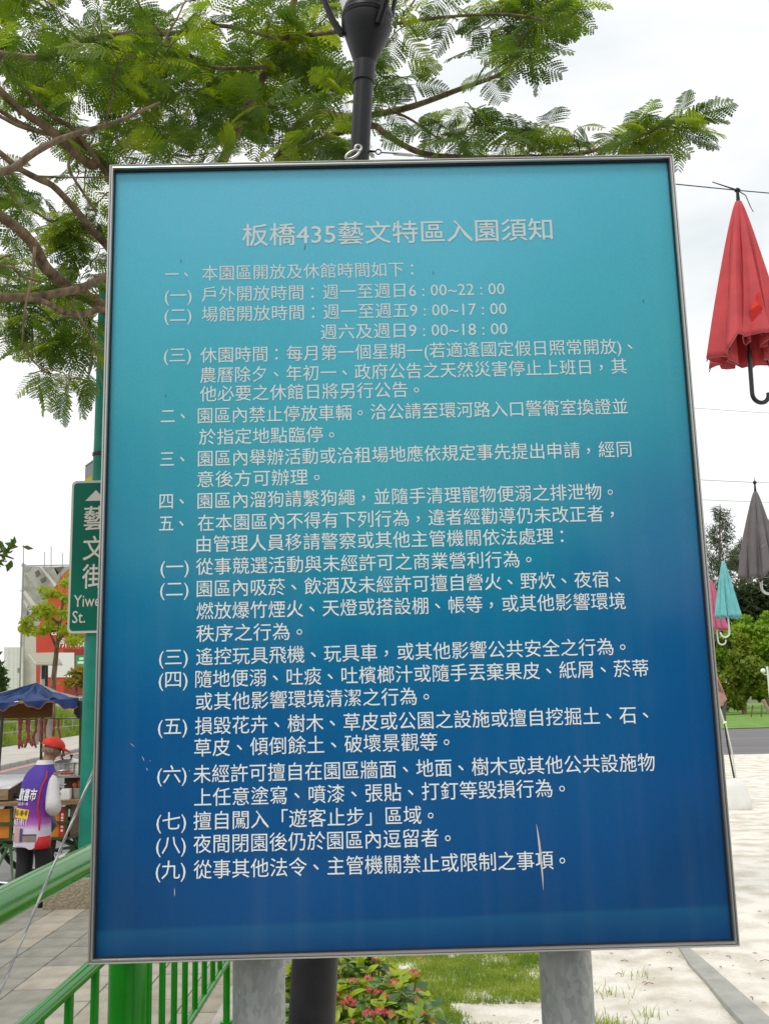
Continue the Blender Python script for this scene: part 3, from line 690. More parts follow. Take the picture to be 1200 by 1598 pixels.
branch(px([F, (380, 420), (430, 260), (480, 182), (545, 183), (600, 176), (650, 164), (720, 138), (775, 118), (800, 95), (815, 50)], 8.3, 6.6), .05, .008)
branch(px([(612, 173), (640, 186), (668, 205), (695, 222), (712, 212)], 7.3, 7.0), .013, .006)
branch(px([(430, 260), (520, 210), (580, 196), (600, 208), (640, 232), (680, 243), (760, 246), (880, 243), (930, 234), (990, 215), (1050, 190)], 7.9, 6.5), .036, .010)
branch(px([(440, 60), (520, 50), (590, 40), (640, 34), (700, 26), (790, 22), (850, 32)], 7.6, 6.5), .022, .008)
branch(px([(55, 386), (50, 440), (40, 480), (35, 540)], 6.9, 6.8), .014, .006)
branch(px([(110, 470), (140, 520), (155, 545), (170, 540)], 7.4, 7.3), .012, .008)
branch(px([(0, 415), (20, 418), (38, 432), (70, 440)], 6.7, 6.9), .010, .010)
branch(px([(115, 236), (108, 262), (130, 300), (150, 330)], 7.2, 7.4), .014, .010)
allpts = [p for q in BR for p in q]; AP = np.array([tuple(p) for p in allpts])

def frond_geo(Lf, npair, nseg, droop, seed, fold=.25):
    g = random.Random(seed); V = []; Fc = []
    def quad(a, b, c, d):
        o = len(V); V.extend([a, b, c, d]); Fc.append((o, o+1, o+2, o+3))
    def rach(t): return Vector((Lf*t, .01*math.sin(3*t+seed), -droop*Lf*t*t))
    N_ = 6
    for i in range(N_):
        a, b = rach(i/N_), rach((i+1)/N_); wd = .0032*(1-.6*i/N_)
        quad(a+Vector((0, wd, 0)), a-Vector((0, wd, 0)), b-Vector((0, wd*.8, 0)), b+Vector((0, wd*.8, 0)))
    for i in range(npair):
        t = .16+.84*(i+.4)/npair; base = rach(t); tan = (rach(min(1, t+.02))-rach(t-.02)).normalized()
        lp = Lf*.36*(math.sin(PI*min(1, .22+.72*t))**.7)*g.uniform(.88, 1.08)
        for s in (-1, 1):
            an = R(g.uniform(58, 70)-14*t); dr = g.uniform(.08, .28)
            d = tan*math.cos(an)+Vector((0, s, 0))*math.sin(an); d.normalize()
            up = Vector((0, 0, 1))
            side = d.cross(up).normalized()
            for k in range(nseg):
                a0 = .04+.96*k/nseg; a1 = .04+.96*(k+.84)/nseg
                c0 = base+d*lp*a0-up*dr*lp*a0*a0; c1 = base+d*lp*a1-up*dr*lp*a1*a1
                wv = .0118*(1-.45*abs(2*a0-.9))
                for q in (-1, 1):
                    o = side*q*wv+d*wv*.35+up*wv*fold
                    quad(c0, c1, c1+o, c0+o*1.0)
    return np.array([tuple(v) for v in V], np.float32), np.array(Fc, np.int32)
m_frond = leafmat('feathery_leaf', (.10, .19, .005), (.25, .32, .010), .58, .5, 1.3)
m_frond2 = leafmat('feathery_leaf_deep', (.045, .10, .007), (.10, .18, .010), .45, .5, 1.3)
FR = [frond_geo(.44, 14, 7, .18, 1), frond_geo(.38, 13, 7, .38, 2), frond_geo(.48, 15, 7, .10, 3), frond_geo(.34, 12, 6, .6, 4)]
FRL = [frond_geo(.44, 13, 4, .18, 1), frond_geo(.38, 12, 4, .38, 2), frond_geo(.48, 14, 4, .10, 3), frond_geo(.34, 11, 4, .6, 4)]
def frmesh(k, m):
    o = rawmesh('leaf', FR[k][0], FR[k][1], m); me = o.data; bpy.data.objects.remove(o); return me
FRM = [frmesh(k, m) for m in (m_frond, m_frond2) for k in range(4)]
# clusters of leaves: (u, v, depth, spread px, number)
CL = []
def cl(u, v, D, n, el=(-25, 22), az=None): CL.append((u, v, D, n, el, az))
rg = random.Random(21)
for _ in range(70): cl(rg.uniform(-40, 530), rg.uniform(-50, 190), rg.uniform(7.6, 10.5), rg.randint(6, 10))
for _ in range(9): cl(rg.uniform(-20, 430), rg.uniform(-20, 110), rg.uniform(5.9, 6.5), rg.randint(3, 5))
for _ in range(40): cl(rg.uniform(180, 520), rg.uniform(60, 245), rg.uniform(7.6, 9.8), rg.randint(6, 10))
for u, v in ((90, 20), (40, 40), (130, 75), (200, 95), (235, 55), (300, 110), (340, 150), (400, 120), (430, 170), (380, 200), (250, 190), (215, 230), (310, 220), (440, 225), (470, 110), (420, 60), (330, 10), (420, 0), (150, 10), (20, 15), (270, 245), (360, 245), (500, 190), (480, 230), (230, 140), (280, 150), (180, 120), (330, 185), (90, 110)):
    cl(u+rg.uniform(-15, 15), v+rg.uniform(-12, 12), rg.uniform(7.0, 8.2), 8)
for _ in range(52): cl(rg.uniform(-40, 178), rg.uniform(190, 540), rg.uniform(8.2, 10.8), rg.randint(5, 8))
for u, v in ((30, 320), (105, 340), (130, 400), (15, 400), (60, 510), (110, 515), (140, 500), (20, 520), (150, 550), (90, 540), (50, 545), (120, 300), (85, 430), (150, 330), (75, 345), (30, 500), (100, 500), (130, 535), (70, 525), (10, 490)):
    cl(u, v, rg.uniform(7.9, 8.9), 6, (-60, 10))
cl(104, 606, 6.9, 1, (-70, -66), 178); cl(108, 604, 7.0, 1, (-80, -76), 60); cl(45, 585, 7.6, 4, (-70, -10)); cl(138, 595, 7.6, 3, (-80, -40)); cl(80, 575, 7.6, 5, (-60, 0))
for u, v, n in ((545, 95, 7), (520, 150, 8), (610, 60, 6), (605, 120, 5), (635, 120, 4), (640, 10, 7), (560, 215, 5), (520, 235, 6), (590, 150, 4)):
    cl(u, v, rg.uniform(6.8, 7.8), n)
for u, v, n in ((760, -10, 8), (820, 0, 9), (850, 30, 9), (800, 40, 8), (880, 10, 8), (715, 30, 6), (755, 45, 6), (905, -15, 8), (780, 95, 6), (830, 85, 8), (860, 60, 7), (690, -5, 5), (840, -25, 9)):
    cl(u, v, rg.uniform(6.4, 7.4), n)
for u, v, n in ((765, 120, 3), (790, 100, 4), (690, 190, 6), (725, 160, 5), (705, 220, 6), (750, 190, 4), (650, 200, 3), (735, 225, 5), (820, 205, 7), (850, 200, 8), (835, 230, 8), (870, 225, 6), (790, 230, 5), (895, 205, 4)):
    cl(u, v, rg.uniform(6.5, 7.2), n)
for u, v, n in ((985, 212, 7), (1010, 205, 8), (1040, 200, 7), (1060, 175, 7), (1065, 195, 7), (960, 222, 4), (1030, 225, 4), (1060, 205, 3)):
    cl(u, v, rg.uniform(6.4, 6.8), n)
LEAVES = []; tw = MB()
CL2 = []
for q in CL:
    c = np.array(tuple(P(*q[:3]))); CL2.append((((AP-c)**2).sum(1).min(), q))
CL2.sort(key=lambda t: t[0])
for _, (u, v, D, n, el, az) in CL2:
    c = P(u, v, D); i = int(((AP-np.array(tuple(c)))**2).sum(1).argmin()); b = Vector(AP[i]); dd = (c-b)
    if dd.length > .06:
        pt_ = [b]; wob = Vector((rg.gauss(0, .06), rg.gauss(0, .06), rg.uniform(.0, .10)))*dd.length
        for k in range(1, 6): pt_.append(b+dd*(k/5)+wob*math.sin(PI*k/5)+Vector((rg.gauss(0, .012), rg.gauss(0, .012), rg.gauss(0, .012)))*(k < 5))
        tw.tube(pt_, [min(.013, .006+.004*dd.length)*(1-.1*k) for k in range(6)], 5, cap=False)
        AP = np.concatenate([AP, np.array([tuple(p) for p in pt_[1:]])])
    a0 = rg.uniform(0, 360)
    for k in range(n):
        a = R(az if az is not None else a0+k*137.5+rg.uniform(-20, 20)); e_ = R(rg.uniform(*el))
        d = Vector((math.cos(a)*math.cos(e_), math.sin(a)*math.cos(e_), math.sin(e_)))
        st = c-dd.normalized()*rg.uniform(0, min(.18, dd.length)) if dd.length > .02 else c
        q = d.to_track_quat('X', 'Z') @ Quaternion((1, 0, 0), R(rg.gauss(0, 28)))
        LEAVES.append((st, q, rg.randrange(4), rg.uniform(.55, .92), rg.random()))
obj('twig', tw, m_bark, tree, smooth=True, kind='stuff')
def inframe(p):
    d = p-Vector((0, 0, CAMH)); z = d.dot(_f); u = 600+FPX*d.dot(_r)/z; v = 799-FPX*d.dot(_u)/z
    return -20 < u < 1220 and -20 < v < 700 and not (180 < u < 1040 and v > 275)
LEAVES.sort(key=lambda t: (not inframe(t[0]), (t[0]-Vector((0, 0, CAMH))).length))
rb = basis(tree)
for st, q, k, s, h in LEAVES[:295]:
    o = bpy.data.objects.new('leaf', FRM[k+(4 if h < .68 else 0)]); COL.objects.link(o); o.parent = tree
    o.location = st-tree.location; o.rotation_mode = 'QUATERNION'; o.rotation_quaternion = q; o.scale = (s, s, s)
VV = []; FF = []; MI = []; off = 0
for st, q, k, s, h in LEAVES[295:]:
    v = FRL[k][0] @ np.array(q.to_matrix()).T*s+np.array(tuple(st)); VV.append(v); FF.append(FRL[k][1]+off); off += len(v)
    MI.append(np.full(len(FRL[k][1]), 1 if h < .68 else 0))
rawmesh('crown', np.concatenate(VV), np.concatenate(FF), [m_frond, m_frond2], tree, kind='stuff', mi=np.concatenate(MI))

# white cloth with dark print and teal hem hung far behind the branches
m_cloth = mat('printed_cloth', (.80, .80, .77), .8, trans=.4)
cb = P(20, 300, 11)
ct = thing('printed_cloth', 'white cloth with rows of dark print and teal hem behind the branches', 'cloth', cb)
cq = [P(-60, 262, 10.8), P(0, 282, 11), P(52, 308, 11.2), P(62, 320, 11.2), P(0, 326, 11.1), P(-60, 330, 11)]
mb = MB().add([p for p in cq]+[p+Vector((0, .01, 0)) for p in cq], [(0, 1, 4, 5), (1, 2, 3, 4), (6, 11, 10, 7), (7, 10, 9, 8)])
obj('cloth', mb, m_cloth, ct, smooth=False)
obj('hem', MB().tube([P(-60, 258, 10.78), P(0, 279, 10.98), P(54, 305, 11.18)], .018, 6), mat('teal_hem', (.03, .30, .27), .7), ct)
mb = MB()
for i in range(8):
    for j in range(6):
        u = -6+7.5*i+random.uniform(-1, 1); v = 290+6.2*j+.42*i*3+random.uniform(-1, 1)
        if v > 322 or v < 284+.48*u: continue
        c = P(u, v, 10.93); mb.box(c, (.022+random.random()*.018, .006, .012+random.random()*.012), Matrix.Rotation(random.uniform(-.5, .5), 3, 'Y'))
obj('print', mb, m_dk, ct, smooth=False)

# ------------------------------------------------------------------ street name sign on its pole
PX, PD_ = -2.9, 10.1
ss = thing('street_sign', 'tall green street name sign with white arrow on a teal pole', 'street sign', (PX, PD_, -.1))
m_teal = mat('teal_paint', (.012, .215, .155), .45, spec=.3, var=.14, vscale=4, bump=.05)
chips(m_teal, (.16, .15, .12), 14, .69)
m_dgreen = mat('dark_green_paint', (.006, .105, .075), .4, var=.12, vscale=6)
def bump_shade(): pass
obj('pole', MB().lathe([(.105, .18), (.103, 2.2), (.09, 3.2), (.066, 4.4), (.06, 6.2)], 24, (PX, PD_, 0)), m_teal, ss)
obj('band', MB().lathe([(.072, 4.25), (.078, 4.255), (.078, 4.285), (.072, 4.29)], 24, (PX, PD_, 0)), m_wire, ss)
bp_ = obj('base_plate', MB().box((PX, PD_, .178), (.46, .46, .03)), m_teal, ss, bevel=.004, smooth=False)
for a in range(4):
    d = Vector((math.cos(R(45+90*a)), math.sin(R(45+90*a)), 0)); mb = MB()
    mb.add([Vector((PX, PD_, .19))+d*.10, Vector((PX, PD_, .19))+d*.23, Vector((PX, PD_, .36))+d*.10]+[Vector((PX, PD_, .19))+d*.10+Vector((-d.y, d.x, 0))*.012, Vector((PX, PD_, .19))+d*.23+Vector((-d.y, d.x, 0))*.012, Vector((PX, PD_, .36))+d*.10+Vector((-d.y, d.x, 0))*.012], [(0, 1, 2), (5, 4, 3), (0, 3, 4, 1), (1, 4, 5, 2), (2, 5, 3, 0)])
    obj('gusset', mb, m_teal, bp_, smooth=False)
    o2 = Vector((math.cos(R(90*a)), math.sin(R(90*a)), 0))
    obj('bolt', MB().lathe([(.02, .19), (.02, .215), (.008, .22), (.008, .25)], 6, Vector((PX, PD_, 0))+o2*.19), m_steel, bp_)
m_conc = mat('rough_footing', (.25, .21, .15), .95, col2=(.37, .32, .235), vscale=50, detail=3, bump=.8, bscale=60)
obj('footing', MB().box((PX, PD_, .03), (.66, .62, .27)), m_conc, ss, bevel=.015)
def rrect(x0, x1, z0, z1, r, n=5):
    pts = []
    for cx, cz, a0 in ((x1-r, z1-r, 0), (x0+r, z1-r, 90), (x0+r, z0+r, 180), (x1-r, z0+r, 270)):
        for k in range(n+1):
            a = R(a0+90*k/n); pts.append((cx+r*math.cos(a), cz+r*math.sin(a)))
    return pts
SGY = PD_-.12; sz0, sz1 = 2.437, 3.97; sw = .243
def plate(x0, x1, z0, z1, r, y0, y1):
    p = rrect(x0, x1, z0, z1, r); return MB().loft([[(x, y0, z) for x, z in p], [(x, y1, z) for x, z in p]])
pn_ = obj('panel', plate(PX-sw, PX+sw, sz0, sz1, .05, SGY, SGY+.02), mat('sign_border_white', (.55, .54, .50), .5), ss)
m_sgreen = mat('sign_green', (.0, .12, .075), .35, spec=.2, var=.15, vscale=2)
obj('green_face', plate(PX-sw+.022, PX+sw-.022, sz0+.024, sz1-.024, .036, SGY-.003, SGY+.001), m_sgreen, ss, smooth=False)
m_refl = mat('sign_lettering', (.62, .60, .54), .5)
fs = lambda x, z: (x-PX, SGY-.006-PD_, z+.1)
def px2(u, v):
    p = P(u, v, SGY); return p.x, p.z
xa, za = px2(133, 782); xb, zb = px2(149, 765)
cxs = PX+.003
obj('arrow', MB().add([(cxs-.105, SGY-.006, za), (cxs+.105, SGY-.006, za), (cxs, SGY-.006, zb), (cxs-.105, SGY-.004, za), (cxs+.105, SGY-.004, za), (cxs, SGY-.004, zb)], [(0, 1, 2), (5, 4, 3), (0, 3, 4, 1), (1, 4, 5, 2), (2, 5, 3, 0)]), m_refl, ss, smooth=False)
for ch, v, wd in (('藝', 812, .225), ('文', 859, .225), ('街', 903, .225)):
    z = px2(135, v)[1]; lettering(ch, ss, m_refl, fs, cxs-wd/2, cxs+wd/2, z, .262, .014)
zy = px2(130, 942)[1]; lettering('Yiwen', ss, m_refl, fs, PX-.185, PX+.14, zy+.02, .17, .004)
zy = px2(130, 967)[1]; lettering('St.', ss, m_refl, fs, PX-.195, PX-.068, zy+.02, .17, .004)
# banner hung on the pole's far side
bn = thing('pole_banner', 'yellow and red banner with grey top behind the street sign', 'banner', P(150, 745, 10.9))
cols = [((.42, .42, .45), 0, .18), ((.72, .62, .03), .18, .62), ((.62, .08, .05), .62, 1.)]
b0, b1, b2, b3 = P(133.5, 730, 10.9), P(168, 704, 10.9), P(168, 840, 10.9), P(131.5, 830, 10.9)
for i, (c, s0, s1) in enumerate(cols):
    def q(a, b): return [a, b, b+Vector((0, .012, 0)), a+Vector((0, .012, 0))]
    top = q(b0.lerp(b3, s0), b1.lerp(b2, s0*.9)); bot = q(b0.lerp(b3, s1), b1.lerp(b2, s1))
    if i == 2: top = q(b0.lerp(b3, .62), b1.lerp(b2, .16))
    if i == 1: bot = q(b0.lerp(b3, .62), b1.lerp(b2, .16))
    obj('stripe', MB().loft([top, bot]), mat('banner_%d' % i, c, .7), bn, smooth=False)
obj('bracket', MB().tube([P(134, 728, 10.92), P(170, 702, 10.92)], .012, 6), m_steel, bn)

# ------------------------------------------------------------------ food cart
m_cgreen = mat('cart_green_paint', (.035, .075, .015), .6, var=.3, vscale=9)
m_orange = mat('cart_orange_panel', (.62, .21, .01), .55, var=.12, vscale=5)
m_wood = mat('worn_wood', (.30, .19, .10), .8, var=.3, vscale=6, stretch=(1, 8, 8), bump=.2)
m_dwood = mat('dark_wood', (.085, .05, .03), .8, var=.35, vscale=6)
m_tarp = mat('blue_tarpaulin', (.004, .022, .10), .6, col2=(.014, .055, .19), vscale=5, bump=.7, bscale=7, trans=.05, spec=.3)
m_gtarp = mat('grey_tarpaulin', (.25, .235, .205), .7, var=.15, vscale=3, bump=.3, bscale=8)
m_inox = mat('stainless_steel', (.55, .55, .53), .25, .9, var=.1, vscale=10)
m_rub = mat('black_rubber', (.02, .02, .02), .7)
m_ofas = mat('orange_fascia', (.24, .10, .015), .75, var=.25, vscale=4)
CD = 10.85
cart = thing('food_cart', 'street food cart with blue tarpaulin roof and orange side panels', 'food cart', (-4.25, 11.3, -.1))
def cx_(u, D=CD, v=1250): return P(u, v, D).x
def cz_(v, D=CD, u=60): return P(u, v, D).z
xl, xr = cx_(-75), cx_(127); zc = cz_(1256)
obj('counter', MB().box(((xl+xr)/2, CD+.42, zc+.02), (xr-xl, .95, .045)), m_wood, cart, bevel=.006)
zb = cz_(1309); zm = cz_(1284)
for u in (-70, 18.5, 104):
    x = cx_(u, v=1290); obj('frame_post', MB().box((x, CD+.0, (zc+zb)/2-.01), (.026, .03, zc-zb-.004)), m_cgreen, cart, smooth=False)
    obj('frame_post', MB().box((x, CD+.85, (zc+zb)/2-.01), (.026, .03, zc-zb-.004)), m_cgreen, cart, smooth=False)
xa, xb = cx_(-72), cx_(112)
for z in (zb, zm): obj('frame_rail', MB().box(((xa+xb)/2, CD-.003, z), (xb-xa, .034, .024)), m_cgreen, cart, smooth=False)
obj('frame_rail', MB().box(((xa+xb)/2, CD+.85, zb), (xb-xa, .034, .03)), m_cgreen, cart, smooth=False)
obj('floor', MB().box(((xa+xb)/2, CD+.42, zb-.005), (xb-xa-.03, .8, .02)), m_dwood, cart, smooth=False)
for u0, u1 in ((-69, 17), (20, 103)):
    for z0, z1 in ((zb, zm), (zm, zc-.02)):
        x0, x1 = cx_(u0, v=1290)+.013, cx_(u1, v=1290)-.013
        obj('orange_panel', MB().box(((x0+x1)/2, CD+.01, (z0+z1)/2), (x1-x0, .008, z1-z0-.028)), m_orange, cart, smooth=False)
obj('dark_side', MB().box((xb-.01, CD+.42, (zc+zb)/2), (.01, .8, zc-zb-.03)), m_dwood, cart, smooth=False)
rs = obj('red_strip', MB().box((cx_(97, v=1290), CD+.001, (zb+zc)/2), (.062, .006, zc-zb-.05)), mat('red_card', (.55, .02, .015), .6), cart, smooth=False)
mb = MB()
for v in (1272, 1277, 1282, 1291, 1297): mb.box((cx_(97.5, v=1290), CD-.003, cz_(v)), (.024, .003, .022))
obj('print', mb, m_white, rs, smooth=False)
# shelf and box on the right half
xs0, xs1 = cx_(83), cx_(128); zs = cz_(1212, 11.0)
obj('shelf', MB().box(((xs0+xs1)/2, 11.15, zs), (xs1-xs0, .62, .018)), m_inox, cart, smooth=False)
obj('shelf_box', MB().box(((xs0+xs1)/2, 11.3, (zs+zc)/2+.01), (xs1-xs0-.04, .3, zs-zc-.04)), m_dwood, cart, smooth=False)
for x in (xs0+.02, xs1-.02): obj('shelf_leg', MB().box((x, 10.88, (zs+zc)/2+.01), (.022, .022, zs-zc-.04)), m_dwood, cart, smooth=False)
# roof: posts, orange fascia, blue front, grey sides
ez = cz_(1099, 10.75); ax_, az_ = P(58, 1065, 11.45).x, P(58, 1065, 11.45).z
fl, fr_ = P(-110, 1099, 10.75).x, P(122, 1093, 10.75).x
bl, br = fl, P(139, 1090, 12.1).x; bz = P(139, 1091, 12.1).z
ap = Vector((ax_, 11.45, az_))
def patch(a, b, apx, nu=22, nv=8, amp=.025, seed=0):
    g = random.Random(seed); ph = [g.uniform(0, 6) for _ in range(6)]; rings = []
    for j in range(nv+1):
        row = []
        for i in range(nu+1):
            p = Vector(a).lerp(Vector(b), i/nu).lerp(Vector(apx), j/nv)
            k = (1-j/nv); wv = math.sin(i*.9+ph[0])*math.sin(j*.8+ph[1])+.6*math.sin(i*1.9+j*.7+ph[2])
            sag = -.05*math.sin(PI*j/nv)
            row.append(p+Vector((0, 0, sag*(.4+.6*k)+amp*wv*min(1, (nv-j)/3))))
        rings.append(row)
    return MB().loft(rings, cap=False, closed=False)
A0, A1, A2, A3 = (fl, 10.75, ez+.0), (fr_, 10.75, ez+.05), (br, 12.1, bz), (bl, 12.1, bz)
bt = obj('roof_sheet', patch(A0, A1, ap, 30, 10, .02, 1), m_tarp, cart)
obj('roof_sheet', patch(A1, A2, ap, 16, 8, .014, 2), m_gtarp, cart, label='grey canvas side of the roof')
obj('roof_sheet', patch(A2, A3, ap, 16, 8, .014, 3), m_gtarp, cart, label='grey canvas back of the roof')
obj('roof_sheet', patch(A3, A0, ap, 16, 8, .014, 4), m_gtarp, cart, label='grey canvas far side of the roof')
rings = []
for j in range(4):
    row = []
    for i in range(61):
        p = Vector(A0).lerp(Vector(A1), i/60); t = j/3
        dz = -(.045+.035*math.sin(i*.47)+.012*math.sin(i*1.3)+(.03 if i > 50 else 0))*t
        row.append(p+Vector((0, -.012*math.sin(i*.8)*t-.01*t, dz)))
    rings.append(row)
vl = obj('valance', MB().loft(rings, cap=False, closed=False), m_tarp, cart)
obj('hem', MB().tube(rings[-1], .0042, 5), mat('orange_hem', (.34, .08, .025), .7), vl)
f0, f1 = P(-100, 1100, 11.1).x, P(83, 1100, 11.1).x
obj('fascia', MB().box(((f0+f1)/2, 11.1, (cz_(1097, 11.1)+cz_(1120, 11.1))/2), (f1-f0, .02, cz_(1097, 11.1)-cz_(1120, 11.1))), m_ofas, cart, smooth=False)
zr_ = cz_(1121, 11.05)
obj('hanging_rail', MB().tube([(f0, 11.05, zr_), (cx_(131, 11.05, 1121), 11.05, zr_-.015)], .008, 8), m_inox, cart)
for u0, u1, D, yb in ((6, -1, 10.82, zc), (67, 66, 11.6, zc), (127, 127, 11.0, zc)):
    top = P(u0, 1098, D); obj('roof_post', MB().tube([(top.x, D, ez+.03), (P(u1, 1165, D).x, D, zc+.03)], .016, 8), m_wire if u0 < 10 else m_cgreen, cart)
# wheels: spokes, rim, tyre
def wheel(c, r, parent, nsp=12, m=m_cgreen):
    c = Vector(c); wl = obj('wheel', MB().lathe([(.03, -.05), (.03, .05)], 12, c, Vector((0, 1, 0))), m_rub, parent)
    obj('tyre', MB().tube(ringpts(c, r, 32), .024, 8, closed=True), m_rub, wl)
    obj('rim', MB().tube(ringpts(c, r-.035, 32), .012, 6, closed=True), m_inox, wl)
    sp = MB()
    for k in range(nsp):
        a = 2*PI*k/nsp+.1; sp.tube([c, c+Vector((math.cos(a), 0, math.sin(a)))*(r-.04)], [.020, .012], 5)
    obj('spoke', sp, mat('pale_green_spoke', (.12, .25, .10), .5), wl, kind='stuff')
wc = P(7, 1316, CD-.09); wheel((wc.x, CD+.09, wc.z), wc.z+.1-.024, cart)
wheel((wc.x, CD+.95, wc.z), wc.z+.1-.024, cart)
fw = P(119, 1328, 11.5); wheel((fw.x+.05, 11.45, .24), .315, cart)
obj('axle', MB().tube([(wc.x, CD+.05, wc.z), (wc.x, CD+1.0, wc.z)], .018, 8), m_rub, cart)
obj('axle_bracket', MB().box((wc.x, CD+.42, (wc.z+zb)/2), (.10, .8, .05)), m_rub, cart, smooth=False)
obj('fork', MB().tube([(fw.x+.05, 11.40, .24), (fw.x-.12, 11.38, .62), (fw.x-.2, 11.35, .72)], .018, 8), mat('bright_green_paint', (.02, .12, .02), .4), cart)
obj('under_frame', MB().tube([(wc.x+.1, 11.3, zb-.05), (cx_(95, 11.3, 1315), 11.3, zb-.05), (fw.x, 11.4, .28)], .02, 8), m_rub, cart)
obj('pedal', MB().tube([P(76, 1317, 11.2), P(82, 1318, 11.2), P(84, 1327, 11.2), P(97, 1329, 11.2)], .014, 6), m_rub, cart)
# things on the cart
pot = thing('steamer_pot', 'large stainless steel pot with lid on the cart shelf', 'pot', P(104, 1211, 11.1))
pb = Vector((P(104, 1200, 11.1).x, 11.12, zs+.010)); pr = .155
obj('pot_body', MB().lathe([(pr*.96, 0), (pr, .01), (pr, .10), (pr*1.06, .104), (pr*1.06, .112), (pr, .114)], 28, pb), m_inox, pot)
ld = obj('lid', MB().lathe([(pr*1.02, .116), (pr*1.03, .126), (pr*.8, .15), (.03, .172)], 28, pb), m_inox, pot)
for dx in (-.055, .045): obj('knob', MB().lathe([(.008, .155), (.008, .18), (.018, .186), (.018, .20), (.006, .205)], 12, pb+Vector((dx, 0, 0))), m_rub, ld)
obj('band', MB().lathe([(pr*1.015, .045), (pr*1.03, .05), (pr*1.015, .055)], 28, pb), m_inox, pot)
def sausage(pts, label, mname, col, r=.015):
    m = mat(mname, col, .35, var=.25, vscale=25, bump=.2); q = []; rr = []
    n = len(pts)
    for i in range(n-1):
        for s in range(8):
            t = s/8; q.append(pts[i].lerp(pts[i+1], t)); k = (i*8+s); rr.append(r*(.62+.5*abs(math.sin(k*PI/6.0))))
    q.append(pts[-1]); rr.append(r*.5)
    o = obj('sausage_string', MB().tube(q, rr, 8), m, None); return o
SD_ = 11.0
def sp_(l, D=SD_): return [P(u, v, D+i*.0) for i, (u, v) in enumerate(l)]
sg = [
 ([(31, 1120), (31.5, 1135), (31, 1150), (30.5, 1169)], 'red sausage string hanging straight, leftmost on the cart rail'),
 ([(35, 1120), (34, 1136), (32.5, 1150), (36.5, 1167)], 'red sausage string crossing the leftmost one at its foot'),
 ([(43, 1120), (42.5, 1137), (46, 1152), (51.5, 1165)], 'red sausage string bending right towards the middle of the rail'),
 ([(47, 1120), (46.5, 1140), (44, 1155), (39.5, 1167)], 'red sausage string bending left towards the left pair'),
 ([(57.5, 1120), (56.5, 1140), (52, 1150), (53.5, 1158), (57.5, 1167)], 'red sausage string kinked left of the white bag strip'),
 ([(65, 1121), (65.5, 1137), (64, 1158)], 'dark red sausage string just left behind the red cap'),
 ([(73, 1121), (70.5, 1137), (73, 1158)], 'dark red sausage string touching the broad white strip'),
 ([(86, 1122), (85, 1140), (83, 1158)], 'red sausage string right of the broad white strip'),
 ([(92.5, 1122), (92, 1138), (95, 1148), (92.5, 1165)], 'red sausage string rightmost on the cart rail')]
for k, (l, lab) in enumerate(sg):
    o = sausage([p+Vector((0, -.012*(k % 2), 0)) for p in sp_(l)], lab, 'sausage_red', (.36, .062, .05)); tag(o, lab, 'sausages', 'sausage strings hanging from the cart rail')
for l, wd, lab in (([(61.5, 1121), (60, 1136), (58, 1150), (58.5, 1162)], .021, 'narrow white plastic strip hanging among the sausages'), ([(79.5, 1122), (78, 1133), (76.5, 1144), (78, 1157)], .036, 'broad white plastic strip hanging among the sausages')):
    p = sp_(l, 11.02); o = obj('plastic_strip', MB().tube(p, [wd*.8, wd, wd*1.05, wd*.9], 8), mat('white_plastic', (.66, .63, .56), .5, trans=.2)); o.scale = (1, 1, 1)
    tag(o, lab, 'plastic strip', 'white strips hanging from the cart rail')
o = obj('roof_bag', MB().tube([P(126, 1093, 10.9), P(125, 1103, 10.9), P(124, 1113, 10.9), P(124.5, 1121, 10.9)], [.045, .06, .055, .02], 12), mat('black_plastic', (.022, .022, .024), .5))
tag(o, 'black rolled bag hanging under the right corner of the blue roof', 'bag')
# white topped box, food tray, foam box, jar, meat
wb = thing('wooden_box', 'wooden box with slanting white lid left of the man', 'box', P(8, 1252, 10.95))
wx0, wx1 = cx_(-40, 10.9), cx_(27, 10.9)
zt0, zt1 = cz_(1232, 10.8, 10), cz_(1211, 11.3, 10)
lw = [(wx0, 10.82, zt0), (wx1-.05, 10.82, zt0), (wx1, 11.35, zt1), (wx0, 11.35, zt1)]
lw = [Vector(p) for p in lw]
obj('lid', MB().loft([lw, [p+Vector((0, 0, .012)) for p in lw]]), mat('white_laminate', (.74, .75, .76), .4), wb, smooth=False)
bx = [Vector((p.x*.995-.0, p.y, zc+.044)) for p in lw]
mb = MB(); mb.loft([[Vector((p.x, p.y+.02, zc+.044)) for p in lw], [p+Vector((0, .02, -.001)) for p in lw]]); obj('side', mb, m_dwood, wb, smooth=False)
obj('front_board', MB().box(((wx0+wx1-.06)/2, 10.825, zt0-.055), (wx1-wx0-.07, .016, .10)), m_wood, wb, smooth=False)
fb = thing('foam_box', 'small white box with dark emblem on the cart counter', 'box', P(99, 1248, 10.85))
fbx = cx_(99, 10.86); zfb = zc+.0435
obj('box_body', MB().box((fbx, 10.9, zfb+.055), (.135, .10, .11)), m_white, fb, bevel=.006)
obj('emblem', MB().add([(fbx-.045+.022*math.cos(a), 10.848, zfb+.06+.03*math.sin(a)*(1+.3*math.cos(3*a))) for a in [2*PI*k/14 for k in range(14)]], [tuple(range(14))]), m_dwood, fb, smooth=False)
jar = thing('food_jar', 'glass jar of orange red food at the counter end', 'jar', P(121, 1247, 10.95))
jx = Vector((cx_(121, 10.95), 10.97, zfb))
obj('jar_body', MB().lathe([(.045, 0), (.05, .01), (.05, .10), (.045, .11)], 18, jx), mat('jar_glass', (.38, .40, .36), .15), jar)
mb = MB(); g = random.Random(4)
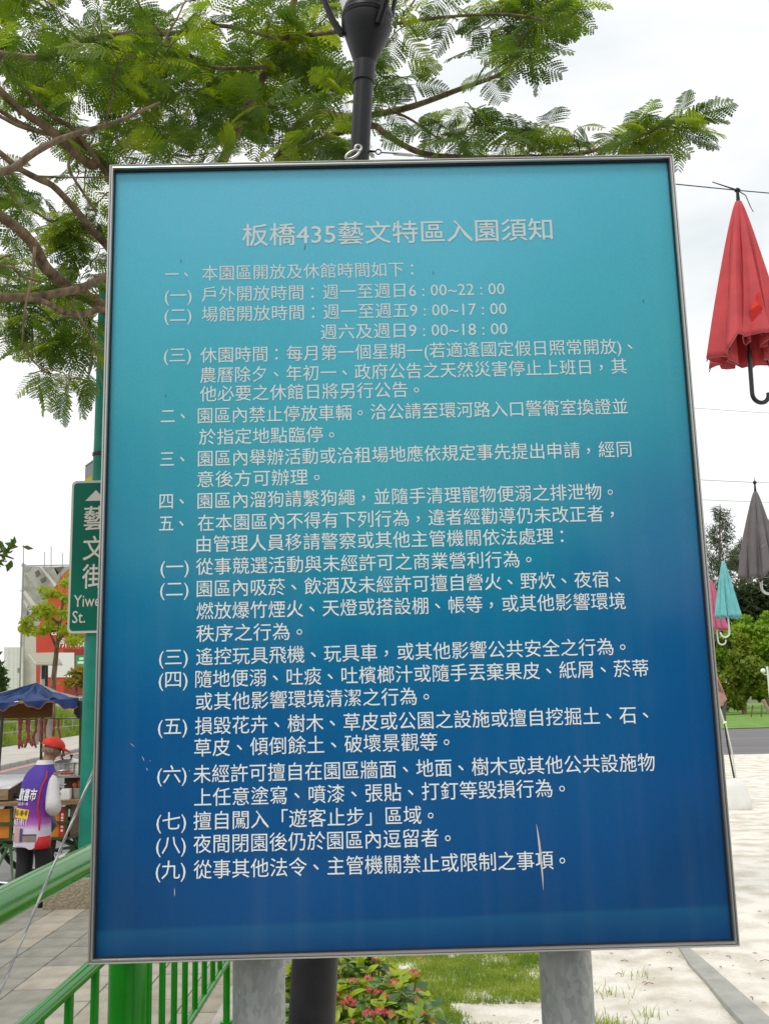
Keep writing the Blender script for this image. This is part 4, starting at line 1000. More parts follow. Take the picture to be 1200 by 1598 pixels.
for k in range(9): mb.sphere(jx+Vector((g.uniform(-.04, .04), g.uniform(-.03, .03), .12+g.uniform(0, .05))), .026, 8, 5)
obj('food', mb, mat('orange_food', (.62, .12, .06), .5, var=.2, vscale=20), jar, kind='stuff')
tr = thing('meat_tray', 'flat tray of red meat in front of the steel pot', 'tray', P(106, 1212, 10.92))
tx = Vector((cx_(106, 10.95, 1212), 10.93, zs+.010))
obj('tray', MB().box(tx+Vector((0, 0, .005)), (.17, .10, .010)), m_inox, tr, bevel=.003)
mb = MB()
for k in range(10): mb.sphere(tx+Vector((g.uniform(-.065, .065), g.uniform(-.03, .03), .022)), .022, 8, 5, sc=(1.5, 1, .6))
obj('meat', mb, mat('red_meat', (.38, .06, .045), .4, var=.25, vscale=20), tr, kind='stuff')
gb = obj('plastic_bag', MB().loft([[P(u0, v, 10.6)+Vector((.5*(P(u1, v, 10.6).x-P(u0, v, 10.6).x)*(1-math.cos(2*PI*k/12)), .05*math.sin(2*PI*k/12), 0)) for k in range(12)] for u0, u1, v in ((79, 81, 1263), (77, 84, 1270), (76, 87, 1279), (76, 90, 1287), (77, 86, 1293), (78, 82, 1298))]), mat('dark_plastic_bag', (.05, .055, .065), .45, bump=.4, bscale=20))
tag(gb, 'dark grey plastic bag hanging from the counter beside the man', 'bag')

# ------------------------------------------------------------------ the man at the cart
def skin(name, nodes, edges, m, parent, sub=1, root=0, extra=None, kind=None):
    me = bpy.data.meshes.new(name); iv = basis(parent).inverted()
    me.from_pydata([tuple(iv @ Vector(n[0])) for n in nodes], edges, [])
    o = bpy.data.objects.new('skin_source', me); COL.objects.link(o)
    o.modifiers.new('skin', 'SKIN').use_smooth_shade = True
    sv = me.skin_vertices[0].data
    for i, n in enumerate(nodes):
        r = n[1] if hasattr(n[1], '__len__') else (n[1], n[1]); sv[i].radius = r; sv[i].use_root = (i == root)
    sm = o.modifiers.new('sub', 'SUBSURF'); sm.levels = sub; sm.render_levels = sub
    ev = bpy.data.meshes.new_from_object(o.evaluated_get(bpy.context.evaluated_depsgraph_get()))
    bpy.data.objects.remove(o)
    ev.polygons.foreach_set('use_smooth', [True]*len(ev.polygons)); ev.materials.clear()
    if extra:
        bm = bmesh.new(); bm.from_mesh(ev)
        tm = bpy.data.meshes.new('t'); tm.from_pydata([tuple(iv @ Vector(v)) for v in extra.v], [], extra.f); tm.polygons.foreach_set('use_smooth', [True]*len(tm.polygons))
        bm.from_mesh(tm); bm.to_mesh(ev); bm.free()
    return link(name, ev, parent, m)
FB = Vector((-3.40, 9.96, -.098)); AZ = R(18)
fw_ = Vector((math.sin(AZ), math.cos(AZ), 0)); rt_ = Vector((math.cos(AZ), -math.sin(AZ), 0)); up_ = Vector((0, 0, 1))
def B_(x, y, z): return FB+rt_*x+fw_*y+up_*z
man = thing('person', 'man in red cap and purple printed vest working at the food cart', 'person', FB)
m_skin = mat('skin', (.29, .145, .085), .55, var=.08, vscale=15)
m_shirt = mat('white_shirt', (.64, .62, .61), .85, var=.05, vscale=12, bump=1.0, bscale=9)
m_trous = mat('black_trousers', (.013, .012, .014), .85, bump=.3, bscale=14)
HX = -.03   # sideways shift of the head
neck = B_(HX*.6, .17, 1.25); head = B_(HX+.035, .26, 1.415)
AH = AZ+R(48); hf = Vector((math.sin(AH), math.cos(AH), -.28)).normalized(); hr = hf.cross(up_).normalized(); hu = hr.cross(hf)
def H_(x, y, z): return head+hr*x+hf*y+hu*z
hand = P(89, 1231, 10.33); lhand = B_(-.16, .46, 1.0)
elb = B_(.215, -.01, .875); lel = B_(-.17, .22, .92)
nodes = [(B_(0, 0, .80), (.11, .10)), (B_(0.0, .03, .98), (.105, .09)), (B_(.0, .10, 1.16), (.10, .08)), (neck, .052), (H_(0, -.01, -.07), .060), (H_(0, -.005, .0), (.083, .10)), (H_(0, -.005, .055), (.072, .088)),
 (B_(.13, .11, 1.17), .05), (elb, .038), (hand+(elb-hand)*.22, .027), (hand, .03),
 (B_(-.12, .11, 1.17), .05), (lel, .038), (lhand+(lel-lhand)*.22, .027), (lhand, .03),
 (B_(.08, .01, .68), .06), (B_(.095, .05, .42), .05), (B_(.10, .0, .09), .040), (B_(.10, .13, .03), .034),
 (B_(-.08, .0, .68), .06), (B_(-.09, .03, .42), .05), (B_(-.095, -.02, .09), .040), (B_(-.11, .11, .03), .034)]
edges = [(0, 1), (1, 2), (2, 3), (3, 4), (4, 5), (5, 6), (2, 7), (7, 8), (8, 9), (9, 10), (2, 11), (11, 12), (12, 13), (13, 14), (0, 15), (15, 16), (16, 17), (17, 18), (0, 19), (19, 20), (20, 21), (21, 22)]
ex = MB()
for s in (-1, 1):
    ex.sphere(H_(.085*s, -.01, -.01), .03, 10, 6, sc=(.45, .7, 1.0))          # ears
ex.tube([H_(0, .085, .03), H_(0, .103, -.005), H_(0, .118, -.025), H_(0, .09, -.035)], [.008, .012, .016, .010], 8)   # nose
ex.tube([H_(-.025, .09, -.06), H_(0, .098, -.058), H_(.025, .09, -.06)], [.004, .007, .004], 6)                        # mouth
for s in (-1, 1): ex.sphere(H_(.032*s, .083, .022), .013, 8, 6)
for hp, el_, sgn in ((hand, elb, 1), (lhand, lel, -1)):
    d = (hp-el_).normalized(); sd_ = d.cross(up_).normalized()
    for k in range(4):
        o_ = sd_*(.027-.018*k)*sgn; ln = (.062, .075, .07, .055)[k]
        p0 = hp+d*.015+o_; ex.tube([p0, p0+d*ln*.5-up_*.004, p0+d*ln*.8-up_*.022, p0+d*ln*.75-up_*.045], [.010, .0095, .0085, .006], 7)
    p0 = hp+sd_*.03*sgn; ex.tube([p0-d*.01, p0+d*.03+sd_*.012*sgn-up_*.01, p0+d*.055-up_*.02], [.012, .0105, .008], 7)
body = skin('body', nodes, edges, m_skin, man, 2, 0, ex)
def sk2(name, nd, m, sub=2): return skin(name, nd, [(i, i+1) for i in range(len(nd)-1)], m, man, sub)
for s, el_, hp in ((1, elb, hand), (-1, lel, lhand)):
    wr = hp+(el_-hp)*.30
    sk2('shirt_sleeve', [(B_(.06*s, .10, 1.19), .045), (B_(.125*s, .09 if s > 0 else .13, 1.15), .066), (B_(.168*s if s > 0 else -.14, .055 if s > 0 else .15, 1.07), .070), (B_(.192*s if s > 0 else -.15, .02 if s > 0 else .18, .985), .068), (el_+Vector((.012, 0, .035)), .078), (el_+(wr-el_)*.18+Vector((0, 0, -.03)), .080), (el_+(wr-el_)*.5+Vector((0, 0, -.045)), .062), (wr, .040)], m_shirt)
skin('trousers', [(B_(0, .0, .74), (.105, .085)), (B_(.085, .0, .62), .088), (B_(.10, .05, .42), .083), (B_(.105, .01, .10), .072), (B_(-.085, -.005, .62), .088), (B_(-.095, .03, .42), .083), (B_(-.10, -.01, .10), .072)], [(0, 1), (1, 2), (2, 3), (0, 4), (4, 5), (5, 6)], m_trous, man, 2)
for x, y in ((.10, .0), (-.10, -.02)):
    obj('shoe', MB().sphere(B_(x, y+.055, .04), .13, 14, 8, sc=(.38, 1., .42)), m_rub, man)
def ell(x, y, z, rx, ry, n=40, back=0):
    return [B_(x+rx*math.copysign(abs(math.cos(2*PI*k/n))**.8, math.cos(2*PI*k/n)), y+ry*math.copysign(abs(math.sin(2*PI*k/n))**.85, math.sin(2*PI*k/n)), z) for k in range(n)]
VR = [(.575, 0, -.01, .176, .140), (.66, 0, -.01, .174, .140), (.80, 0, 0, .166, .135), (.95, .0, .025, .160, .130), (1.08, .0, .06, .163, .128), (1.17, .0, .085, .158, .118), (1.225, .0, .105, .135, .102), (1.262, .0, .125, .10, .086), (1.285, .0, .14, .078, .074)]
def vest_at(z):
    for a, b in zip(VR, VR[1:]):
        if a[0] <= z <= b[0]:
            t = (z-a[0])/(b[0]-a[0]); return [a[i]+(b[i]-a[i])*t for i in range(5)]
    return VR[0]
def vestmat():
    m = mat('printed_vest', (.06, .012, .22), .65, bump=.25, bscale=10); t = m.node_tree; n = t.nodes; l = t.links; b = n['Principled BSDF']
    tcn = n.new('ShaderNodeTexCoord'); sx = n.new('ShaderNodeSeparateXYZ'); l.new(tcn.outputs['Object'], sx.inputs[0])
    q = n.new('ShaderNodeValToRGB'); mr = n.new('ShaderNodeMapRange'); mr.inputs['From Min'].default_value = .56; mr.inputs['From Max'].default_value = 1.30
    l.new(sx.outputs['Z'], mr.inputs['Value']); l.new(mr.outputs[0], q.inputs['Fac'])
    e = q.color_ramp.elements; e[0].position = .20; e[0].color = (.62, .55, .68, 1); e[1].position = .75; e[1].color = (.055, .018, .30, 1)
    for p_, c_ in ((.27, (.42, .12, .46)), (.36, (.20, .02, .27)), (.50, (.095, .012, .24))):
        x = e.new(p_); x.color = (*c_, 1)
    l.new(q.outputs['Color'], b.inputs['Base Color']); return m
m_vest = vestmat()
hemw = lambda k, z: 0
rings = []
for j, (z, x, y, rx, ry) in enumerate(VR):
    ring = ell(x, y, z, rx, ry)
    if j == 0: ring = [p+up_*(.035*math.sin(2*PI*k/40*2+1.0)+.012*math.sin(2*PI*k/40*7)) for k, p in enumerate(ring)]
    rings.append(ring)
obj('vest', MB().loft(rings, cap=False), m_vest, man)
obj('shirt_tail', MB().loft([ell(-.03, -.005, .545, .150, .120), ell(0, -.005, .62, .155, .125), ell(0, 0, .75, .15, .12)], cap=False), m_shirt, man)
rrg = []
for z, k in ((.53, 1.0), (.57, 1.0), (.64, .97)):
    rg_ = ell(.02, -.01, z, .165*k, .132*k, 40); rrg.append([rg_[i % 40] for i in range(31, 43)])
o = obj('vest_lining', MB().loft(rrg, cap=False, closed=False), mat('red_cloth', (.55, .012, .015), .7, bump=.2), man); md = o.modifiers.new('thickness', 'SOLIDIFY'); md.thickness = .004
# armhole piping
for s in (1,):
    pts = [B_(.212-.0*k, .03+.02*k, .80+.38*k/5) for k in range(6)]
    pts = []
    for z in (.70, .80, .90, 1.0, 1.09, 1.17, 1.225):
        r_ = vest_at(z); a = R(-40 if z > 1.12 else -52+(z < .85)*14); pts.append(B_(r_[1]+(r_[3]+.004)*math.cos(a)**.8, r_[2]-(r_[4]+.004)*abs(math.sin(a))**.85, z))
    obj('piping', MB().tube(pts, .008, 6), mat('red_cloth', (.55, .012, .015), .7), man)
obj('collar', MB().loft([ell(.0, .125, 1.255, .092, .082, 32), ell(.0, .14, 1.285, .078, .072, 32), ell(-.005, .155, 1.325, .068, .066, 32), ell(-.005, .155, 1.318, .058, .058, 32)], cap=False), m_shirt, man)
def vfr(off):
    def f_(x, z):
        r_ = vest_at(max(.58, min(1.28, z))); cx2 = max(-.985, min(.985, (x-r_[1])/r_[3])); c = abs(cx2)**(1/.8); s = math.sqrt(max(0, 1-c*c))**.85
        p = B_(x, r_[2]-(r_[4]*s+off), z)-FB; return tuple(p)
    return f_
def lettering2(*a, **k): return lettering(*a, **k)
lettering('歡喜市', man, m_white, vfr(.006), -.112, .085, 1.010, .115, .035)
lettering('公園 第一排', man, m_white, vfr(.006), -.115, .02, .935, .030, 0)
rows = []
for zz in (.82, .86, .905):
    rows.append([B_(0, 0, 0)*0+Vector(vfr(.005)(x, zz-(x+.16)*.10))+FB for x in [-.145+.0185*i for i in range(11)]])
obj('yellow_label', MB().loft(rows, cap=False, closed=False), mat('yellow_print', (.75, .50, .01), .6), man)
lettering('社區 1樓+車', man, m_dwood, vfr(.009), -.135, .03, .862-.008, .055, .02)
lettering('8651811', man, m_white, vfr(.006), -.135, .03, .775, .072, .045)
# printed city on the hem of the vest
def patchv(x0, x1, z0, z1, off, m, nm, nx=6):
    rows = [[Vector(vfr(off)(x0+(x1-x0)*i/nx, z))+FB for i in range(nx+1)] for z in (z0, (z0+z1)/2, z1)]
    return obj(nm, MB().loft(rows, cap=False, closed=False), m, man)
patchv(-.125, .13, .60, .655, .004, mat('print_park', (.20, .22, .07), .7, col2=(.34, .20, .26), vscale=30), 'city_print', 14)
patchv(-.125, -.09, .655, .675, .0045, mat('print_hills', (.06, .03, .20), .7), 'city_print')
patchv(.0, .13, .655, .668, .0045, mat('print_hills', (.06, .03, .20), .7), 'city_print')
patchv(-.10, -.03, .60, .725, .007, mat('print_tower', (.50, .33, .28), .7, var=.3, vscale=40, stretch=(8, 8, .5)), 'tower_print')
patchv(-.03, .0, .60, .72, .007, mat('print_tower_side', (.07, .06, .19), .7), 'tower_print')
# cap, hair, cap strap
def dome(c, rx, ry, rz, a0, a1, n=28, m=9):
    rings = []
    for i in range(m+1):
        a = R(a0+(a1-a0)*i/m); rings.append([c(rx*math.cos(a)*math.cos(2*PI*k/n), ry*math.cos(a)*math.sin(2*PI*k/n), rz*math.sin(a)) for k in range(n)])
    return MB().loft(rings)
m_cap = mat('red_cap_cloth', (.60, .025, .012), .7, var=.1, vscale=14, bump=.3, bscale=16)
cap = obj('cap', dome(lambda x, y, z: H_(x, y-.008, z+.035), .099, .117, .088, -4, 88), m_cap, man)
obj('cap_button', MB().sphere(H_(0, -.008, .124), .009, 8, 6), m_cap, cap)
vs = []
for i in range(9):
    a = R(30+120*i/8); vs.append((H_(.092*math.cos(a), .108*math.sin(a)-.01, .038), H_(.088*math.cos(a), .108*math.sin(a)+.065*math.sin(a), .012)))
mb = MB(); mb.loft([[a for a, b in vs], [a.lerp(b, .5)+hu*.005 for a, b in vs], [b for a, b in vs]], cap=False, closed=False)
vo = obj('visor', mb, m_cap, cap); md = vo.modifiers.new('thickness', 'SOLIDIFY'); md.thickness = .005
obj('hair', dome(lambda x, y, z: H_(x, y-.012, z-.012), .086, .094, .07, -25, 50), mat('grey_stubble', (.24, .15, .10), .8, var=.2, vscale=60), man)
# white handled tongs held in the hand
tg = thing('ladle', 'white handled metal tongs held in the hand of the man', 'tongs', hand)
obj('handle', MB().tube([P(86, 1233, 10.30), P(89, 1228, 10.28), P(94, 1224, 10.27)], [.013, .015, .013], 8), m_white, tg)
obj('blade', MB().tube([P(94, 1224, 10.27), P(99, 1225, 10.27), P(104, 1223.5, 10.27)], [.007, .006, .004], 6), m_inox, tg)

# ------------------------------------------------------------------ far left: bank, fence, building, trees
m_bank = mat('bank_grass', (.10, .17, .02), .9, col2=(.19, .27, .035), vscale=.6, detail=6, bump=.5, bscale=4)
def be(y): return -13.4-.1091*(y+8)-.15
mb = MB(); rows = []
for j in range(30):
    y = 8+4.5*j; x0 = be(y); rows.append([(x0, y, -.11), (x0-1.2, y, .25), (x0-3.5, y, 1.2), (x0-7, y, 2.1), (x0-16, y, 2.4), (x0-70, y, 2.6)])
o = obj('grass_bank', MB().loft(rows, cap=False, closed=False), m_bank); o['kind'] = 'structure'
g = np.random.default_rng(5); n = 20000
yy = 30+g.random(n)**1.3*60; t = g.random(n); xo = t*6.5; zz = np.interp(xo, [0, 1.2, 3.5, 7], [-.11, .25, 1.2, 2.1]); xx_ = -13.4-.1091*(yy+8)-.15-xo
h = .25+.45*g.random(n); a = g.random(n)*PI; wd = .025+.04*g.random(n); lean = g.normal(size=(n, 2))*.18
base = np.stack([xx_, yy, zz-.05], 1); ox = np.stack([np.cos(a)*wd, np.sin(a)*wd, 0*a], 1); tip = base+np.stack([lean[:, 0], lean[:, 1], h], 1)
V = np.stack([base-ox, base+ox, (base+tip)/2+ox*.9, tip], 1).reshape(-1, 3)
rawmesh('tall_grass', V, np.arange(4*n).reshape(n, 4), leafmat('weed_blade', (.11, .20, .02), (.28, .36, .05), .35, .7, .5), kind='stuff')
fe = thing('bank_fence', 'low metal rail fence along the foot of the grass bank', 'fence', (be(45), 45, -.1))
m_fence = mat('fence_grey', (.30, .31, .28), .6)
for j in range(18):
    y = 30+3.2*j; x = be(y)-.35; obj('fence_post', MB().tube([(x, y, -.1), (x, y, 1.15)], .035, 6), m_fence, fe)
for z in (.55, 1.12): obj('fence_rail', MB().tube([(be(28)-.35, 28, z), (be(88)-.35, 88, z)], .03, 6), m_fence, fe)

BD = 110.
def bx_(u, v=1000): return P(u, v, BD).x
def bz_(v, u=90): return P(u, v, BD).z
m_bwall = mat('building_render', (.52, .50, .45), .85, var=.08, vscale=.5)
bd = thing('building', 'building wrapped in grey mural and red billboard behind the cart', 'building', (bx_(60), BD, 2.3))
x0, x1, zt_ = bx_(33), bx_(240), bz_(884)
obj('wall', MB().box(((x0+x1)/2, BD+4, (zt_+1)/2), (x1-x0, 8, zt_-1)), m_bwall, bd, smooth=False)
m_mural = mat('mural_print', (.27, .26, .235), .8, col2=(.50, .485, .45), vscale=.55, detail=8, stretch=(1, 1, 1))
def poly(uvs, y, th, m, nm, parent=bd, D=None):
    p = [P(u, v, y) for u, v in uvs]; q = [a+Vector((0, th, 0)) for a in p]
    return obj(nm, MB().loft([p, q]), m, parent, smooth=False)
poly([(37, 884), (112, 884), (57, 985), (33, 985)], BD-.06, .05, m_mural, 'mural')
m_m1 = mat('mural_pale', (.62, .60, .56), .8, var=.1, vscale=1); m_m2 = mat('mural_dark', (.13, .125, .12), .8, var=.2, vscale=2); m_m3 = mat('mural_mid', (.36, .35, .32), .8, var=.15, vscale=1.5)
for q_, m in (([(62, 884), (66, 884), (89, 912), (86, 916)], m_m1), ([(69, 884), (84, 884), (96, 897), (91, 910)], m_m3), ([(37, 897), (42, 897), (70, 940), (65, 950)], m_m3), ([(36, 925), (40, 921), (60, 948), (56, 954)], m_m1), ([(36, 938), (39, 936), (52, 955), (48, 960)], m_m1), ([(55, 893), (61, 889), (64, 896), (58, 901)], m_m2), ([(63, 904), (72, 900), (73, 905), (66, 910)], m_m2), ([(36, 884), (50, 884), (47, 890), (40, 892)], m_m3), ([(85, 886), (100, 884), (90, 898)], m_m2), ([(44, 945), (54, 952), (52, 965), (42, 960)], m_m2)):
    poly(q_, BD-.10, .035, m, 'mural_piece')
m_redb = mat('red_billboard', (.62, .055, .03), .6, var=.06, vscale=.5)
poly([(112, 884), (235, 884), (235, 1085), (57, 1085), (57, 985), (69, 960), (76, 934), (88, 912), (100, 895)], BD-.07, .05, m_redb, 'billboard')
poly([(100, 1013), (235, 1013), (235, 1085), (100, 1085)], BD-.10, .035, mat('dark_red_print', (.28, .035, .03), .6), 'lower_print')
poly([(75.5, 1018.5), (116.5, 1018.5), (116.5, 1057), (75.5, 1057)], BD-.14, .035, m_white, 'white_board')
gb_ = poly([(119, 1023), (160, 1023), (160, 1042), (119, 1042)], BD-.14, .035, mat('green_board', (.03, .33, .12), .6), 'green_board')
poly([(119, 1046), (160, 1046), (160, 1057), (119, 1057)], BD-.14, .035, mat('pale_board', (.55, .50, .46), .6), 'pale_board')
fbld = lambda x, z: (x-bd.location.x, -.18, z-bd.location.z)
zz_ = bz_(1004, 110); lettering('所板橋', bd, m_white, fbld, bx_(93.5), bx_(135), zz_, 1.12, .035)
zz_ = bz_(987, 95); lettering('公', bd, m_white, fbld, bx_(79), bx_(91), zz_, .92, .03)
for v in (1028, 1034): obj('print', MB().box((bx_(129), BD-.15, bz_(v, 129)), (.75 if v == 1034 else .45, .012, .26)), m_white, bd, smooth=False)
# column and side
poly([(40, 985), (57, 985), (57, 1090), (37.5, 1090)], BD-.12, .10, mat('column_render', (.56, .54, .47), .85, var=.06, vscale=.8), 'column')
poly([(33, 960), (40, 960), (38, 1090), (31, 1090)], BD-.10, .08, mat('column_grey', (.40, .40, .38), .85), 'column')
for u, v0, v1 in ((37.5, 850, 886), (70, 861, 886), (80.5, 852, 886), (98.5, 863, 886)):
    obj('roof_pole', MB().tube([P(u, v1, BD+.3), P(u, v0, BD+.3)], .045, 6), m_fence, bd)
obj('roof_rail', MB().tube([P(34, 883, BD), P(150, 881, BD)], .07, 6), m_fence, bd)
pw_ = thing('utility_pole', 'thin grey pole with small brackets at the corner of the mural building', 'pole', P(34, 1090, BD-3))
obj('shaft', MB().tube([P(30.5, 1100, BD-3), P(37.2, 878, BD-3)], .09, 6), m_fence, pw_)
for v in (881, 922, 1003): obj('bracket', MB().tube([P(31.5+(v < 900)*3, v, BD-3), P(38+(v < 900)*3, v, BD-3)], .05, 5), m_fence, pw_)
obj('junction_box', MB().box(P(29, 1046, BD-3.1), (.16, .16, .5)), m_fence, pw_, smooth=False)
wl_ = thing('white_wall', 'low white panelled wall left of the mural building', 'wall', P(20, 1080, BD-1))
m_wp = mat('white_panel', (.70, .70, .67), .7, var=.04, vscale=1)
for i, (u0, u1) in enumerate(((7, 14.5), (14.8, 22), (22.3, 28), (28.3, 36))):
    for v0, v1 in ((1010, 1033), (1033.4, 1056), (1056.4, 1090)):
        poly([(u0, v0), (u1, v0), (u1, v1), (u0, v1)], BD-1-.01*(i % 2), .3, m_wp, 'wall_panel', wl_)
sp2 = thing('canopy_panel', 'tilted beige panel raised on a double post before the billboard', 'panel', P(69, 1090, 34))
c4 = [P(46, 1021.5, 33), P(87, 1020.5, 33), P(97, 1037, 31), P(57.5, 1036.5, 31)]
obj('sheet', MB().loft([c4, [p+Vector((0, 0, .05)) for p in c4]]), mat('panel_beige', (.30, .29, .21), .7), sp2, smooth=False)
obj('edge', MB().tube(c4, .035, 5, closed=True), mat('panel_edge', (.48, .46, .40), .6), sp2)
for a in (.3, .65): obj('rib', MB().tube([c4[0].lerp(c4[1], a)-Vector((0, 0, .03)), c4[3].lerp(c4[2], a)-Vector((0, 0, .03))], .03, 5), m_dwood, sp2)
q0, q1 = P(66.5, 1100, 32), P(67.5, 1034, 32); obj('post', MB().tube([q0, q1], .075, 6), mat('panel_edge', (.48, .46, .40), .6), sp2)
q0, q1 = P(73, 1100, 32.1), P(73.3, 1034, 32.1); obj('post', MB().tube([q0, q1], .05, 6), m_wire, sp2)
obj('meter', MB().box(P(69, 1049, 31.85), (.10, .1, .42)), m_wire, sp2, smooth=False)

def small_tree(label, base, trunk, limbs, blobs, n, size, c, c2, r, seed, nm='young_tree', asp=.45):
    t = thing(nm, label, 'tree', base)
    obj('trunk', MB().tube(trunk, [r*(1-.6*i/(len(trunk)-1)) for i in range(len(trunk))], 8), m_bark, t)
    for l in limbs: obj('branch', MB().tube(l, [r*.45, r*.35, r*.2][:len(l)] if len(l) <= 3 else r*.3, 6), m_bark, t)
    V, Fq = leafcloud(blobs, n, size, seed, flat=.5, shell=.2, aspect=asp)
    rawmesh('crown', V, Fq, leafmat('leaf_%s_%d' % (nm, seed), c, c2, .45, .6, 1.2), t, kind='stuff'); return t
D_ = 23
small_tree('young lime leaved tree with thin leaning trunk before the billboard', P(82, 1180, D_), [P(80, 1178, D_), P(84, 1062, D_), P(89, 1015, D_), P(93, 985, D_), P(96, 955, D_), P(100, 930, D_)],
 [[P(88, 1010, D_), P(82, 995, D_), P(77, 985, D_)], [P(92, 990, D_), P(103, 975, D_+.3), P(113, 965, D_)], [P(95, 960, D_), P(108, 945, D_), P(115, 935, D_)], [P(90, 1005, D_), P(100, 990, D_), P(112, 984, D_)], [P(94, 975, D_), P(80, 962, D_), P(60, 955, D_)], [P(92, 985, D_), P(70, 985, D_), P(45, 975, D_)]],
 [(P(u, v, D_+random.uniform(-.4, .4)), (rx*.0146, .3, rz*.0146)) for u, v, rx, rz in ((103, 912, 8, 7), (107, 900, 5, 5), (70, 921, 7, 3), (78, 930, 9, 5), (88, 926, 8, 5), (104, 935, 9, 6), (60, 953, 12, 7), (72, 948, 14, 7), (85, 955, 12, 6), (70, 962, 14, 5), (103, 958, 14, 8), (42, 968, 9, 6), (40, 980, 9, 8), (48, 985, 7, 6), (62, 985, 10, 6), (74, 980, 12, 7), (86, 975, 8, 5), (105, 985, 12, 8), (115, 1000, 10, 9), (122, 995, 10, 8), (117, 950, 8, 8))], 1700, .125, (.20, .29, .012), (.36, .42, .02), .07, 3)
small_tree('orange tipped shrub by the foot of the red billboard', P(120, 1100, 40), [P(120, 1110, 40), P(120, 1060, 40)], [], [(P(u, v, 40), (rx*.0253, .5, rz*.0253)) for u, v, rx, rz in ((112, 1066, 12, 6), (125, 1064, 10, 8), (135, 1060, 12, 10), (118, 1050, 8, 5), (125, 1045, 6, 4))], 900, .2, (.20, .20, .015), (.42, .17, .03), .08, 4, 'orange_shrub')
small_tree('dark leafy tree at the left edge beyond the white wall', P(-6, 1100, 66), [P(-6, 1110, 66), P(-6, 1050, 66)], [], [(P(u, v, 66), (rx*.042, .8, rz*.042)) for u, v, rx, rz in ((-8, 1050, 14, 20), (-4, 1072, 12, 16), (-25, 1040, 20, 30))], 1600, .45, (.03, .07, .012), (.06, .12, .02), .2, 6, 'dark_tree')
# tree standing left of the picture, one twig of it reaches into view
bt_ = small_tree('broad leaved tree at the left edge, one twig in view', (-7.3, 13, -.22), [(-7.3, 13, -.22), (-7.2, 13, 1.5), (-6.9, 13, 3.2), (-6.6, 13, 4.4)], [[Vector((-6.9, 13, 3.0)), P(-20, 868, 12.8), P(28, 853, 12.7)], [P(-20, 868, 12.8), P(5, 866, 12.7), P(22, 872, 12.7)]],
 [(Vector((-6.9, 13, 4.6)), (.75, .8, .7)), (P(-12, 868, 12.8), (.20, .25, .14)), (P(8, 866, 12.7), (.13, .1, .07)), (P(14, 874, 12.7), (.06, .08, .07)), (P(24, 853, 12.7), (.10, .06, .03)), (P(5, 853, 12.7), (.12, .08, .03))], 900, .14, (.05, .11, .015), (.10, .17, .02), .05, 8, 'broadleaf_tree')

# ------------------------------------------------------------------ far right: trees, lamp, beach flag
def bush_tree(label, u, vb, D, blobs, n, size, c, c2, seed, group):
    t = thing('round_tree', label, 'tree', P(u, vb, D), 0, group); k = D/FPX
    t.location.z = 0; ROOT[t] = Matrix.Translation(t.location)
    b0 = Vector((P(u, vb, D).x, D, -.05))
    obj('trunk', MB().tube([b0, P(u, vb-30, D)], [.22, .14], 8), m_bark, t)
    for du in (-18, -6, 9, 20): obj('branch', MB().tube([P(u, vb-8, D), P(u+du, vb-40, D+du*.05)], [.10, .05], 6), m_bark, t)
    bl = []
    g = random.Random(seed)
    for (bu, bv, ru, rv) in blobs:
        for q in range(9):   # many clumps make the crown
            a = g.uniform(0, 2*PI); rr = g.uniform(.25, .95)
            bl.append((P(bu+ru*rr*math.cos(a), bv+rv*rr*math.sin(a), D+g.uniform(-1, 1)*ru*k*.8), (ru*k*g.uniform(.25, .42), ru*k*.4, rv*k*g.uniform(.25, .40))))
    V, Fq = leafcloud(bl, n, size, seed, flat=.35, shell=.6, aspect=.6)
    rawmesh('crown', V, Fq, leafmat('bush_leaf_%d' % seed, c, c2, .25, .6, .35), t, kind='stuff')
G = 'trees beyond the lawn'
bush_tree('olive green round tree nearest the lawn on the right', 1160, 1108, 84, [(1160, 1040, 40, 42), (1140, 1068, 30, 34), (1180, 1068, 30, 36), (1125, 1080, 20, 22)], 19000, .36, (.13, .19, .010), (.23, .28, .016), 31, G)
bush_tree('bright lime tree at the right edge behind the olive one', 1205, 1108, 90, [(1190, 995, 35, 38), (1215, 1040, 35, 55), (1165, 985, 25, 22)], 17000, .40, (.15, .28, .010), (.27, .42, .018), 32, G)
bush_tree('lime green tree just right of the board edge', 1110, 1108, 92, [(1122, 1005, 32, 32), (1100, 1040, 35, 50), (1130, 1050, 25, 35)], 17000, .40, (.14, .26, .010), (.25, .39, .018), 33, G)
def casuarina(label, u, vt, D, lean, wd, n, seed, dens=1.):
    t = thing('casuarina_tree', label, 'tree', (P(u, 1100, D).x, D, 0), 0, 'tall casuarina trees behind the bushes'); k = D/FPX
    top = P(u+lean, vt, D); b0 = Vector((P(u, 1100, D).x, D, -.1))
    obj('trunk', MB().tube([b0, b0.lerp(top, .5), top], [.35, .22, .05], 8), m_bark, t)
    g = np.random.default_rng(seed); Ht = top.z; br = MB(); bl = []
    for i in range(46):
        f = .16+.82*g.random(); p = b0.lerp(top, f); a = g.random()*2*PI; ln = wd*(1.05-f)*(.5+.7*g.random())+.5
        q = p+Vector((math.cos(a)*ln, math.sin(a)*ln, ln*.55)); br.tube([p, q], [.05, .02], 4, cap=False)
        for s in (.55, .8, 1.): bl.append((p.lerp(q, s), (.55+.5*g.random(), .6, .5+.5*g.random())))
    obj('branch', br, m_bark, t, kind='stuff')
    V, Fq = leafcloud(bl, n, .62, seed, shell=.1, aspect=.13, droop=1.1)
    rawmesh('crown', V, Fq, leafmat('casuarina_needles', (.06, .085, .045), (.11, .14, .075), .3, .7, .3), t, kind='stuff')
casuarina('tall wispy casuarina with bare top just right of the board', 1121, 795, 118, 2, 3.4, 5200, 41)
